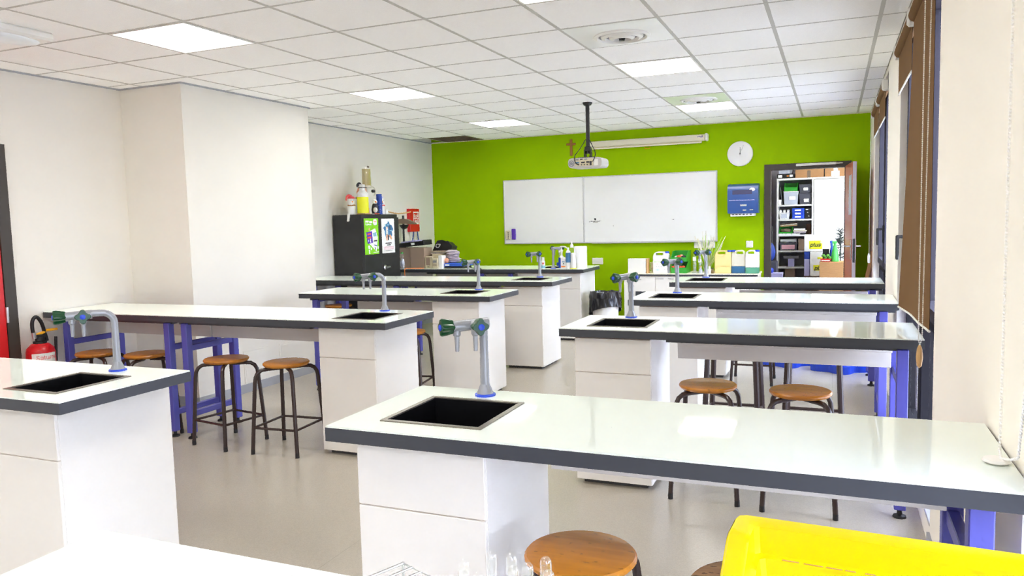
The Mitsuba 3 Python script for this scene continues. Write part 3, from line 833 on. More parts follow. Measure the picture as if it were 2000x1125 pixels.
pz([(7.565, 1.155), (7.59, 1.155), (7.59, 1.108), (7.565, 1.108)], "paper")
pz([(7.66, 1.125), (7.775, 1.127), (7.775, 1.119), (7.66, 1.117)], "paper")
k = thing("poster", "white poster with a blue and black picture on the black cabinet", "poster")
part(k, "sheet", bx(CX1 + .0005, px_, 7.855, 8.142, 1.100, 1.515), "paper", False)
th = np.linspace(0, 2 * math.pi, 28, endpoint=False)
rr = .095 + .012 * np.sin(5 * th) + .009 * np.sin(9 * th + 1)
pz([(8.005 + 1.02 * r * math.cos(t), 1.375 + r * .95 * math.sin(t)) for r, t in zip(rr, th)], "blue_ink")
for (a, z, w, h, m) in ((7.945, 1.43, .02, .04, "pale_blue_ink"), (8.00, 1.44, .03, .02, "pale_blue_ink"), (8.06, 1.37, .05, .012, "pale_blue_ink"), (7.93, 1.35, .015, .03, "pale_blue_ink"), (8.04, 1.405, .012, .05, "dark_ink"), (7.972, 1.365, .045, .10, "paper"), (7.972, 1.35, .028, .065, "dark_ink"), (7.972, 1.405, .028, .026, "skin_ink"), (8.0, 1.285, .022, .06, "dark_ink")):
    pz([(a - w / 2, z - h / 2), (a + w / 2, z - h / 2), (a + w / 2, z + h / 2), (a - w / 2, z + h / 2)], m, t=.0018)
pz([(7.945, 1.315), (7.985, 1.32), (7.975, 1.25), (7.955, 1.25)], "skin_ink", t=.0024)
pz([(8.01, 1.32), (8.05, 1.32), (8.085, 1.27), (8.06, 1.26), (8.025, 1.29)], "skin_ink", t=.0024)
for (a, b_, z, h, m) in ((7.93, 8.07, 1.225, .012, "dark_ink"), (7.96, 8.045, 1.203, .012, "dark_ink"), (7.885, 8.11, 1.178, .006, "pink_ink"), (7.90, 8.12, 1.164, .006, "pink_ink"), (7.885, 8.11, 1.150, .006, "pink_ink"), (7.895, 8.08, 1.132, .008, "grey_print")):
    pz([(a, z), (b_, z), (b_, z - h), (a, z - h)], m)

# ---- what stands on top of the cabinet
def snowman(label, x, y, deg, hat):
    k = thing("snowman_bottle", label, "handmade figure")
    def W(m):
        return mv(rot(m, deg), x, y, CZ)
    part(k, "body", W(lathe([(0, 0), (.040, 0), (.045, .01), (.046, .09), (.040, .102), (.036, .106), (.042, .118), (.043, .155), (.036, .185), (.02, .20), (0, .202)], 24)), "can_white")
    part(k, "scarf", W(tube([(.041 * math.cos(t), .041 * math.sin(t), .106 + .003 * math.sin(3 * t)) for t in np.linspace(0, 2 * math.pi, 24, endpoint=False)], .006, 8, True)), "crucifix_wood" if hat else "red_ink", label="thin scarf round the neck")
    part(k, "nose", W(cyl((.042, 0, .148), (.066, 0, .145), .009, 10, .001)), "orange", label="orange carrot nose")
    for s in (-1, 1):
        part(k, "eye", W(sphere(.040, s * .014, .166, .0045, 1)), "dark_ink")
    if hat:
        part(k, "hat", W(cat(lathe([(.044, .186), (.040, .20), (.022, .212), (0, .216)], 16), tube(curve([(0, 0, .21), (0, -.03, .222), (.0, -.055, .205), (.004, -.062, .165)], 14), np.linspace(.018, .007, 14), 8))), "red_ink", label="dark red hat with a drooping tip")
    else:
        part(k, "cap", W(lathe([(.026, .185), (.026, .212), (.02, .216), (0, .216)], 16)), "lilac")
        part(k, "mouth", W(bx(.040, .046, -.012, .012, .126, .133)), "navy_blue")
    return k


snowman("handmade white snowman bottle with a red hat, at the left end on the black cabinet", -5.17, 7.528, -38, True)
snowman("handmade white snowman bottle without a hat, beside the blue tube on the black cabinet", -5.06, 7.99, -38, False)
k = thing("yellow_bottle", "white bottle wrapped in a yellow band with a cap on the black cabinet", "bottle")
yx, yy = -5.07, 7.612
part(k, "body", lathe([(0, 0), (.062, 0), (.065, .006), (.065, .225), (.05, .25), (.036, .265), (.034, .295), (0, .296)], 24, yx, yy, CZ + .012), "can_white")
part(k, "band", lathe([(.0655, .0), (.067, .002), (.067, .185), (.0655, .187)], 24, yx, yy, CZ + .014), "bright_yellow", label="bright yellow paper band")
part(k, "hat_brim", lathe([(0, .296), (.055, .296), (.055, .301), (0, .301)], 24, yx, yy, CZ + .012), "dark_ink")
part(k, "cap", lathe([(0, .301), (.036, .301), (.034, .335), (0, .337)], 20, yx, yy, CZ + .012), "can_white")
part(k, "stand", bx(yx - .06, yx + .06, yy - .05, yy + .06, CZ, CZ + .012, .003), "light_wood")
k = thing("snowman_figure", "handmade figure with salmon head and orange beak behind the yellow bottle", "handmade figure")
sx, sy = -5.18, 7.765
part(k, "body", lathe([(0, 0), (.07, 0), (.075, .02), (.07, .15), (.055, .20), (0, .205)], 24, sx, sy, CZ), "can_white")
part(k, "head", blob(sx, sy, CZ + .265, .07, (.85, .85, 1.05), .08, 1.5, 3), "salmon")
part(k, "beak", cyl((sx + .04, sy - .05, CZ + .24), (sx + .075, sy - .105, CZ + .25), .024, 10, .002), "orange")
part(k, "bird", cat(sphere(sx + .01, sy - .065, CZ + .355, .026, 2), cyl((sx + .01, sy - .09, CZ + .345), (sx + .02, sy - .13, CZ + .325), .02, 10, .003)), "dark_ink", label="small dark bird by the head")
part(k, "scarf", tube([(sx + .066 * math.cos(t), sy + .066 * math.sin(t), CZ + .20) for t in np.linspace(0, 6.283, 24, endpoint=False)], .012, 8, True), "light_wood")
part(k, "ribbon", tube([(sx + .06, sy - .05, CZ + .13), (sx + .075, sy - .01, CZ + .09), (sx + .07, sy + .03, CZ + .07), (sx + .075, sy + .02, CZ + .01)], .006, 6), "red_ink")
k = thing("penguin_figure", "small handmade black and white penguin between the yellow bottle and the blue tube", "handmade figure")
qx, qy = -5.005, 7.765
part(k, "body", lathe([(0, 0), (.035, 0), (.042, .04), (.036, .09), (.022, .12), (.0, .125)], 20, qx, qy, CZ + .008), "dark_ink")
part(k, "belly", blob(qx + .018, qy - .022, CZ + .05, .026, (1, 1, 1.3), 0, 1, 0, 2), "can_white")
part(k, "head", sphere(qx, qy, CZ + .145, .03, 2), "can_white")
part(k, "beak", cyl((qx + .02, qy - .015, CZ + .145), (qx + .05, qy - .035, CZ + .14), .011, 10, .001), "orange")
part(k, "foot", blob(qx + .03, qy - .03, CZ + .006, .012, (1.4, 1.4, .6), 0, 1, 0, 2), "red_ink")
part(k, "foot", blob(qx + .03, qy + .02, CZ + .006, .012, (1.4, 1.4, .6), 0, 1, 0, 2), "orange")
k = thing("bell_jar", "tall clear glass jar with rounded top and pale yellow grains, on the black cabinet", "glass jar")
jx, jy = -5.20, 7.925
part(k, "shell", lathe([(.052, .34), (.060, .345), (.060, .57), (.055, .595), (.040, .615), (.02, .624), (0, .626)], 28, jx - .0, jy - .02, CZ), "tube_glass")
part(k, "knob", tube([(jx + .045, jy - .05, CZ + .572), (jx + .058, jy - .055, CZ + .566)], .012, 10), "grille_brown")
part(k, "filling", lathe([(0, .345), (.048, .345), (.050, .36), (.050, .535), (.047, .548), (0, .552)], 24, jx, jy - .02, CZ), "grain", label="pale yellow grains inside")
part(k, "collar", lathe([(0, .325), (.063, .325), (.066, .335), (.063, .348), (.0, .348)], 28, jx, jy - .02, CZ), "can_clear")
part(k, "stem", lathe([(0, 0), (.055, 0), (.055, .012), (.014, .02), (.012, .325), (0, .325)], 20, jx - .04, jy + .03, CZ), "can_clear")
part(k, "handle", tube(curve([(jx + .0, jy + .04, CZ + .34), (jx + .02, jy + .10, CZ + .33), (jx + .03, jy + .125, CZ + .28), (jx + .02, jy + .10, CZ + .23)], 20), .007, 8), "can_clear")
part(k, "stopper", cyl((jx + .02, jy + .065, CZ + .285), (jx + .03, jy + .095, CZ + .285), .018, 12), "dark_ink")
k = thing("blue_tube", "dark blue speckled cardboard tube standing on the black cabinet", "tube")
part(k, "tube", lathe([(0, 0), (.034, 0), (.034, .238), (.030, .24), (.030, .22), (0, .22)], 20, -5.02, 7.885, CZ), "navy_blue")
for q in range(14):
    a, z = -2.0 + 2.2 * random.random(), .02 + .10 * random.random()
    part(k, "speck", sphere(-5.02 + .034 * math.cos(a), 7.885 + .034 * math.sin(a), CZ + z, .003, 1), "paper")
k = thing("wooden_bow", "thin bent wooden strip lying over the edge of the black cabinet", "wooden strip")
part(k, "strip", tube(curve([(-5.05, 8.03, CZ + .062), (-5.04, 8.14, CZ + .028), (-5.03, 8.28, CZ + .010), (-5.02, 8.42, CZ + .012), (-5.01, 8.60, CZ + .030)], 26), .008, 8), "light_wood")
part(k, "support", bx(-5.10, -5.0, 8.0, 8.05, CZ, CZ + .055, .004), "can_white")

# ================================================================== GREEN WALL
k = thing("whiteboard", "wide two panel whiteboard on the green wall", "whiteboard")
bz0, bz1 = 1.137, 2.005
part(k, "panel", bx(-4.275, -3.118, YB - .030, YB - .008, bz0, bz1), "white_gloss", False)
part(k, "panel", bx(-3.108, -1.368, YB - .022, YB - .004, bz0, bz1), "white_gloss", False)
for a, c, z0, z1 in ((-4.285, -1.358, bz0 - .014, bz0 + .002), (-4.285, -1.358, bz1 - .002, bz1 + .010), (-4.285, -4.270, bz0, bz1), (-1.373, -1.358, bz0, bz1), (-3.122, -3.104, bz0, bz1)):
    part(k, "frame_bar", bx(a, c, YB - .036, YB, z0, z1, .002), "aluminium", False)
part(k, "pen_tray", bx(-3.0, -1.45, YB - .06, YB - .03, bz0 - .02, bz0 - .008, .003), "aluminium", False)
for (x0, x1, z0, z1, m) in ((-2.97, -2.945, 1.43, 1.455, "dark_ink"), (-3.02, -2.89, 1.412, 1.420, "dark_ink"), (-2.99, -2.92, 1.395, 1.408, "grey_print"), (-3.04, -3.03, 1.405, 1.412, "dark_ink"), (-2.905, -2.875, 1.418, 1.424, "grey_print"), (-2.71, -2.70, 1.345, 1.352, "grey_print"), (-1.93, -1.90, 1.413, 1.418, "dark_ink")):
    part(k, "ink_mark", bx(x0, x1, YB - .0235, YB - .022, z0, z1), m, False)
k = thing("board_remote", "small beige holder with dark buttons stuck at the lower left of the whiteboard", "holder")
part(k, "body", bx(-4.262, -4.195, YB - .052, YB - .030, 1.190, 1.312, .006), "beige_device")
for q in range(4):
    part(k, "button", bx(-4.226, -4.208, YB - .056, YB - .052, 1.205 + q * .025, 1.217 + q * .025), "dark_ink", False)
solid("board_eraser", bx(-4.168, -4.108, YB - .058, YB - .030, 1.188, 1.338, .008), "purple_ink", "purple board eraser on the left panel of the whiteboard", "eraser")
k = thing("wall_clock", "round plain white wall clock on the green wall", "clock")
cm = lathe([(0, 0), (.150, 0), (.154, .006), (.154, .030), (.148, .036), (.144, .032), (0, .032)], 48)
part(k, "case", ony(mv(cm, -1.081, 2.205), YB), "white_gloss")
part(k, "hand", bx(-1.083, -1.079, YB - .037, YB - .034, 2.19, 2.280), "dark_ink", False)
part(k, "hand", rot(bx(-1.083, -1.079, YB - .038, YB - .036, 2.19, 2.315), 22, (0, 1, 0), (-1.081, YB, 2.205)), "grey_print", False)
part(k, "hub", ony(mv(lathe([(0, .042), (.007, .041), (.007, .032)], 14), -1.081, 2.205), YB), "dark_ink")

k = thing("towel_dispenser", "blue paper towel dispenser on the green wall between whiteboard and door", "towel dispenser")
dx0, dx1 = -1.212, -.85
prof = Polygon([(0, 1.47), (.0, 1.828), (.13, 1.828), (.185, 1.800), (.205, 1.74), (.205, 1.56), (.19, 1.47)])
m = ext(prof, dx0, dx1)
M = np.array([[0, 0, 1, 0], [-1, 0, 0, YB], [0, 1, 0, 0], [0, 0, 0, 1.0]])
part(k, "cover", m.copy().apply_transform(M), "dispenser_blue")
fy = YB - .205
part(k, "window", bx(dx0 + .06, dx1 - .07, fy - .003, fy + .01, 1.70, 1.752, .002), "dispenser_dark", False)
part(k, "emblem", ony(mv(ext(affinity.scale(Point(0, 0).buffer(.026), 1.3, .8), 0, .004), dx1 - .07, 1.755), fy + .002), "white_plastic", False)
part(k, "ridge", bx(dx0 + .02, dx1 - .04, fy - .006, fy + .01, 1.625, 1.633, .002), "lilac", False)
part(k, "slot", bx(-1.06, -.985, fy - .004, fy + .01, 1.555, 1.577, .002), "aluminium", False)
part(k, "latch", bx(-1.03, -.99, fy - .004, fy + .01, 1.50, 1.515), "aluminium", False)
part(k, "latch", bx(-.95, -.91, fy - .004, fy + .01, 1.505, 1.515), "aluminium", False)
part(k, "outlet", cat(bx(dx0 + .03, dx1 - .04, YB - .17, YB - .01, 1.432, 1.47, .004)), "can_white")
for q in range(6):
    part(k, "tooth", bx(dx0 + .05 + q * .042, dx0 + .075 + q * .042, YB - .174, YB - .17, 1.45, 1.46), "dark_ink", False)

k = thing("crucifix", "small brown wooden cross on the green wall left of the projector", "cross")
part(k, "upright", bx(-3.297, -3.263, YB - .018, YB, 2.305, 2.525, .003), "crucifix_wood", False)
part(k, "crossbar", bx(-3.345, -3.215, YB - .024, YB - .006, 2.444, 2.472, .003), "crucifix_wood", False)
k = thing("projection_screen", "cream roll-up projection screen case on the green wall behind the projector", "projection screen")
part(k, "case", bx(-3.00, -1.50, YB - .095, YB - .01, 2.390, 2.468, .012), "cream")
part(k, "end_cap", bx(-1.50, -1.462, YB - .105, YB - .005, 2.385, 2.478, .01), "white_plastic")
part(k, "end_cap", bx(-3.035, -3.00, YB - .105, YB - .005, 2.385, 2.478, .01), "white_plastic")
part(k, "bar", cyl((-2.97, YB - .055, 2.375), (-1.545, YB - .055, 2.375), .013, 12), "cream")
part(k, "pull_loop", tube([(-2.26, YB - .06, 2.365), (-2.265, YB - .06, 2.335), (-2.20, YB - .06, 2.335), (-2.205, YB - .06, 2.365)], .004, 8), "yellow_lever")
em = curve([(-1.59, YB - .097, 2.433), (-1.575, YB - .097, 2.445), (-1.555, YB - .097, 2.437), (-1.54, YB - .097, 2.430), (-1.53, YB - .097, 2.440), (-1.535, YB - .097, 2.45)], 20)
part(k, "emblem", tube(em, .004, 6), "purple_ink", label="small purple squiggle emblem")


def socket(label, x0, x1, z0, z1, holes, name="wall_socket", cat_="socket", group="white wall sockets"):
    k = thing(name, label, cat_, group)
    part(k, "plate", bx(x0, x1, YB - .012, YB, z0, z1, .004), "white_plastic")
    zc = (z0 + z1) / 2
    for h in holes:
        xx = x0 + h * (x1 - x0)
        part(k, "outlet", ony(mv(lathe([(.026, .0), (.026, .014), (.022, .014), (.020, .008), (0, .008)], 20), xx, zc), YB), "white_plastic")
        for q in (-1, 1):
            part(k, "pin_hole", ony(mv(lathe([(0, .0095), (.008, .0095), (.008, .008)], 10), xx + q * .009, zc), YB), "dark_ink")
    return k


socket("white double socket behind the soap bottles", -3.30, -3.17, .845, .92, (.3, .7), group=None)
socket("white double socket right of the paper roll", -3.012, -2.86, .835, .922, (.28, .72), group=None)
socket("white double socket below the right end of the whiteboard", -1.652, -1.508, 1.040, 1.118, (.28, .72), group=None)
socket("white single socket right of the double socket under the whiteboard", -1.498, -1.388, 1.040, 1.118, (.5,), group=None)
k = socket("white light switch on the green wall beside the door frame", -1.012, -.926, 1.040, 1.126, (), "light_switch", "light switch", None)
part(k, "rocker", bx(-1.0, -.938, YB - .018, YB - .012, 1.052, 1.114, .003), "white_plastic")

# ================================================================== THINGS ON THE LEFT WALL BENCH
BZ = HB + .001
solid("cardboard_box", cat(bx(-5.385, -5.075, 8.68, 8.89, BZ, BZ + .268, .003), bx(-5.073, -4.87, 8.66, 8.88, BZ, BZ + .266, .003)), "kraft", "brown cardboard carton beside the black cabinet, under the black tray", "carton")
k = thing("black_tray", "black slanted desk tray with a white label on the brown carton", "tray")
def tilt(m, dz):
    return mv(rot(m, -5, (0, 1, 0), (-5.06, 8.78, 0)), 0, 0, BZ + dz)
tr = cat(bx(-5.27, -4.87, 8.67, 8.685, 0, .055, .004), bx(-5.27, -4.87, 8.875, 8.89, 0, .065, .004), bx(-5.27, -5.25, 8.67, 8.89, 0, .03, .004), bx(-4.885, -4.87, 8.67, 8.89, 0, .065, .004), bx(-5.27, -4.87, 8.67, 8.89, 0, .012))
part(k, "tray", tilt(tr, .288), "black_plastic", False)
part(k, "papers", tilt(cat(bx(-5.24, -4.98, 8.69, 8.87, .02, .055), bx(-5.22, -5.0, 8.69, 8.87, .055, .070)), .290), "lilac", False)
part(k, "label_plate", tilt(bx(-5.06, -5.01, 8.666, 8.671, .015, .042), .288), "paper", False)
k = thing("lamp_stand", "black upright stand with a brown wooden wing behind the black cabinet", "stand")
LX, LY = -5.333, 8.95
part(k, "base", lathe([(0, 0), (.06, 0), (.06, .012), (.02, .02), (0, .02)], 24, LX, LY + .03, BZ), "black_plastic")
part(k, "pole", cyl((LX, LY, BZ), (LX, LY, 1.558), .014, 12), "black_plastic")
part(k, "clamp", lathe([(0, 1.375), (.03, 1.38), (.058, 1.415), (.062, 1.435), (0, 1.437)], 20, LX + .01, LY, 0), "black_plastic")
wing = trimesh.convex.convex_hull(np.array([(LX + dx, LY + dy, z) for dx, z0, z1 in ((-.070, 1.452, 1.505), (-.02, 1.450, 1.515), (.06, 1.452, 1.510), (.12, 1.446, 1.485), (.185, 1.436, 1.452)) for dy in (-.035, .035) for z in (z0, z1)]))
part(k, "wing", wing, "driftwood", False, label="brown weathered wooden wing")
k = thing("water_bottle", "clear plastic bottle with a green cap in front of the brown carton", "bottle")
part(k, "shell", lathe([(0, 0), (.040, 0), (.043, .01), (.043, .06), (.039, .065), (.043, .07), (.043, .13), (.03, .165), (.014, .185), (.014, .195)], 20, -5.175, 8.622, BZ), "tube_glass")
part(k, "cap", lathe([(0, .195), (.017, .195), (.017, .213), (0, .214)], 16, -5.175, 8.622, BZ), "spray_green")
part(k, "crumpled_film", blob(-5.175, 8.622, BZ + .07, .030, (1, 1, 2), .3, 3, 4, 2), "clear_crate")


def meter(name, label, x0, x1, y0, y1, h):
    k = thing(name, label, "measuring device")
    part(k, "case", bx(x0, x1, y0, y1, BZ, BZ + h, .008), "beige_device")
    return k
k = meter("beige_console", "beige box shaped console with a large brown front plate, left of the small meter", -4.865, -4.745, 8.66, 8.74, .155)
part(k, "front_plate", bx(-4.845, -4.785, 8.654, 8.661, BZ + .04, BZ + .14, .003), "kraft", False)
part(k, "print", bx(-4.83, -4.79, 8.657, 8.661, BZ + .018, BZ + .024), "dark_ink", False)
k = meter("hand_meter", "beige hand meter with a dark display leaning on the cream box", -4.735, -4.655, 8.63, 8.66, .135)
part(k, "display", bx(-4.725, -4.675, 8.626, 8.631, BZ + .075, BZ + .105), "grey_plastic", False)
for q in range(8):
    part(k, "key", bx(-4.725 + .014 * (q % 4), -4.716 + .014 * (q % 4), 8.627, 8.631, BZ + .05 - .016 * (q // 4), BZ + .058 - .016 * (q // 4)), "kraft", False)
k = thing("cream_box", "cream cardboard box with a white flap behind the hand meter", "box")
part(k, "body", bx(-4.80, -4.668, 8.75, 8.94, BZ, BZ + .18, .004), "beige_device")
part(k, "flap", bx(-4.653, -4.60, 8.64, 8.748, BZ, BZ + .165, .003), "paper", False)
k = thing("paper_stack", "loose brown and cream papers lying on the cream box beside the black bag", "papers")
for q in range(5):
    part(k, "sheet", rot(bx(-4.835, -4.645, 8.77, 8.91, BZ + .182 + q * .008, BZ + .187 + q * .008), -3 + 2 * q, (0, 0, 1), (-4.74, 8.84, 0)), ("kraft", "paper", "driftwood", "beige_device", "kraft")[q], False)
k = thing("black_bag", "black bag with a faint grey print in the corner by the green wall", "bag")
bagp = [(-4.905, 1.085), (-4.85, 1.185), (-4.825, 1.215), (-4.765, 1.222), (-4.705, 1.19), (-4.675, 1.208), (-4.61, 1.145), (-4.63, 1.065), (-4.72, 1.03)]
bagm = trimesh.convex.convex_hull(np.array([(x, y, z - q * .02) for q, y in enumerate((8.955, 9.10)) for x, z in bagp]))
bagm = bagm.subdivide().subdivide().subdivide()
bv = np.array(bagm.vertices)
bagm.vertices = bv + (meshkit.fbm(bv * 14, 3, 5) - .5)[:, None] * .022 * np.array([.5, 1, .6])
part(k, "bag", bagm, "black_cabinet", 40)
part(k, "print", mv(ext(affinity.rotate(affinity.scale(Point(0, 0).buffer(.03).difference(Point(0, 0).buffer(.018)).union(Point(.03, .0).buffer(.014)), 1.1, .9), 25), 0, .004), 0, 0, 0).apply_transform(np.array([[1, 0, 0, -4.82], [0, 0, -1, 8.948], [0, 1, 0, 1.15], [0, 0, 0, 1.0]])), "grey_print", False)
part(k, "lower_fold", bx(-4.86, -4.70, 8.99, 9.14, BZ, 1.06, .03), "black_cabinet")
k = thing("cloth_pile", "heap of folded greyish violet cloths right of the black bag", "cloth pile")
for q in range(6):
    part(k, "cloth", blob(-4.562 + .012 * math.sin(q * 2), 8.86, BZ + .087 + .024 * q, 1, (.098 - .003 * q, .09, .022), .35, 2.6, 20 + q, 3), "violet_cloth", True)
solid("folded_rag", blob(-4.575, 8.72, BZ + .098, 1, (.026, .032, .033), .25, 2.5, 31, 3), "salmon", "small pinkish rag between the cream box and the cloth heap", "cloth", smooth=True)
k = thing("ring_binder", "blue ring binder lying flat under the cloth heap", "binder")
part(k, "cover", bx(-4.595, -4.31, 8.68, 8.95, BZ + .026, BZ + .062, .004), "binder_blue", False)
part(k, "emblem", bx(-4.58, -4.52, 8.676, 8.681, BZ + .034, BZ + .052), "paper", False)
part(k, "spine", bx(-4.59, -4.33, 8.685, 8.94, BZ, BZ + .024, .004), "black_plastic", False)
solid("orange_cable", tube(curve([(-4.88, 8.66, BZ + .005), (-4.98, 8.64, BZ + .005), (-5.06, 8.61, BZ + .005), (-5.10, 8.575, BZ + .004), (-5.108, 8.562, BZ - .02), (-5.105, 8.56, BZ - .11)], 30), .005, 8), "orange", "orange cable hanging over the edge of the wall bench", "cable")
solid("black_cable", tube(curve([(-4.29, 8.75, BZ + .02), (-4.20, 8.70, BZ + .005), (-4.10, 8.66, BZ + .005), (-4.03, 8.575, BZ + .004), (-3.99, 8.562, BZ - .04), (-3.93, 8.56, BZ - .12)], 30), .004, 8), "rubber", "black cable running from the blue binder over the bench edge", "cable")

k = thing("spray_can", "small white aerosol can with red and blue print near the wall bench sink", "spray can")
part(k, "body", lathe([(0, 0), (.026, 0), (.027, .004), (.027, .085), (.02, .098), (0, .098)], 20, -3.225, 8.63, BZ), "can_white")
part(k, "cap", lathe([(0, .098), (.018, .098), (.018, .135), (.014, .138), (0, .138)], 16, -3.225, 8.63, BZ), "white_gloss")
part(k, "print", lathe([(.0272, .006), (.0278, .008), (.0278, .036), (.0272, .038)], 20, -3.225, 8.63, BZ), "pale_blue_ink")
part(k, "print", sphere(-3.215, 8.607, BZ + .065, .011, 2), "red_ink")
k = thing("clear_bottle", "small clear bottle with a dark label behind the tap on the wall bench", "bottle")
part(k, "shell", lathe([(0, 0), (.034, 0), (.036, .006), (.036, .085), (.02, .12), (.012, .14), (.012, .19), (0, .19)], 20, -3.045, 8.72, BZ), "glass")
part(k, "label_band", lathe([(.0362, .03), (.0368, .032), (.0368, .07), (.0362, .072)], 20, -3.045, 8.72, BZ), "navy_blue")
part(k, "cap", lathe([(0, .19), (.014, .19), (.014, .215), (0, .216)], 14, -3.045, 8.72, BZ), "can_white")
k = thing("soap_bottle", "soap pump bottle with a dark blue and white label beside the wall bench tap", "pump bottle")
part(k, "body", bx(-3.015, -2.925, 8.60, 8.64, BZ, BZ + .135, .012), "can_white")
part(k, "label_print", bx(-3.016, -2.99, 8.597, 8.601, BZ + .01, BZ + .133), "navy_blue", False)
part(k, "label_print", bx(-2.985, -2.93, 8.597, 8.601, BZ + .02, BZ + .034), "orange", False)
part(k, "label_print", bx(-2.975, -2.94, 8.597, 8.601, BZ + .08, BZ + .087), "blue_ink", False)
part(k, "label_print", bx(-2.96, -2.945, 8.597, 8.601, BZ + .055, BZ + .065), "dark_ink", False)
part(k, "neck", lathe([(.03, .13), (.02, .15), (.012, .16), (.012, .20), (.018, .205), (.018, .225), (.006, .23), (.006, .262), (0, .262)], 18, -2.985, 8.625, BZ), "can_white")
part(k, "pump_head", tube(curve([(-3.0, 8.625, BZ + .262), (-2.96, 8.622, BZ + .263), (-2.93, 8.615, BZ + .258), (-2.915, 8.61, BZ + .245)], 14), .007, 8), "can_white")
k = thing("tall_bottle", "tall clear squeeze bottle with a dark blue label, third from the wall bench tap", "bottle")
part(k, "shell", lathe([(0, 0), (.028, 0), (.030, .006), (.030, .19), (.02, .215), (.01, .225)], 20, -2.900, 8.618, BZ), "can_white")
part(k, "label_band", lathe([(.0302, .075), (.0308, .077), (.0308, .19), (.0302, .192)], 20, -2.900, 8.618, BZ), "blue_ink")
part(k, "cap", lathe([(0, .225), (.012, .225), (.012, .245), (.004, .25), (0, .262)], 14, -2.900, 8.618, BZ), "can_white")
k = thing("wash_bottle", "tall clear wash bottle with a white spout and yellow base next to the paper roll", "bottle")
part(k, "shell", lathe([(0, .008), (.033, .008), (.035, .014), (.035, .205), (.026, .24), (.014, .255)], 20, -2.838, 8.615, BZ), "glass")
part(k, "contents", lathe([(0, .010), (.029, .010), (.029, .185), (0, .19)], 18, -2.838, 8.615, BZ), "can_white")
part(k, "spout", lathe([(0, .25), (.022, .25), (.020, .28), (.010, .29), (.008, .318), (0, .32)], 16, -2.853, 8.615, BZ), "can_white")
part(k, "base_cap", lathe([(0, 0), (.036, 0), (.036, .010), (0, .011)], 20, -2.838, 8.615, BZ), "bright_yellow")
solid("paper_roll", lathe([(.018, 0), (.075, 0), (.077, .006), (.077, .255), (.075, .260), (.020, .260), (.018, .10)], 36, -2.785, 8.735, BZ), "paper", "thick white paper towel roll standing on the wall bench end", "paper roll")
solid("crumpled_cloth", blob(-2.876, 8.72, BZ + .06, 1, (.013, .03, .060), .3, 3, 40, 3), "beige_device", "crumpled beige paper beside the paper roll", "crumpled paper", smooth=True)

# ================================================================== WHITE LOW CUPBOARD AND WHAT STANDS ON IT
KZ = .748
k = thing("low_cupboard", "low white cupboard with a dark edge along the green wall beside the door", "cupboard")
part(k, "top", bx(-2.44, -.82, 9.38, 9.965, KZ - .022, KZ, .002), "cream", False)
part(k, "edge_band", bx(-2.44, -.82, 9.372, 9.382, KZ - .024, KZ - .004), "edge", False)
part(k, "body", bx(-2.43, -.83, 9.405, 9.96, .0, KZ - .022), "laminate", False)
for q in range(4):
    part(k, "door", bx(-2.428 + q * .4, -2.034 + q * .4, 9.388, 9.405, .06, KZ - .028, .002), "laminate", False)
part(k, "notch", bx(-2.28, -2.10, 9.383, 9.389, .47, .53), "edge", False, label="dark square notch")
for q, (x, z, w) in enumerate(((-2.34, .66, .05), (-2.33, .60, .06), (-2.23, .68, .04), (-1.98, .69, .10), (-1.84, .69, .07), (-1.70, .69, .05))):
    part(k, "tag", bx(x - w / 2, x + w / 2, 9.384, 9.388, z - .006, z + .006), "grey_print", False)
k = thing("white_case", "white flat box standing at the left end of the low cupboard", "box")
part(k, "panel", bx(-2.405, -2.175, 9.50, 9.62, KZ, KZ + .185, .004), "white_plastic")
part(k, "edge_strip", bx(-2.168, -2.155, 9.50, 9.63, KZ, KZ + .187, .002), "light_wood", False)
solid("white_bowls", cat(*[lathe([(.02, 0), (.05, .02), (.06, .045), (.057, .045), (.047, .022), (0, .006)], 24, -2.12, 9.76, KZ + .002 + q * .026) for q in range(4)]), "cream", "stack of cream bowls behind the white canister", "bowls")


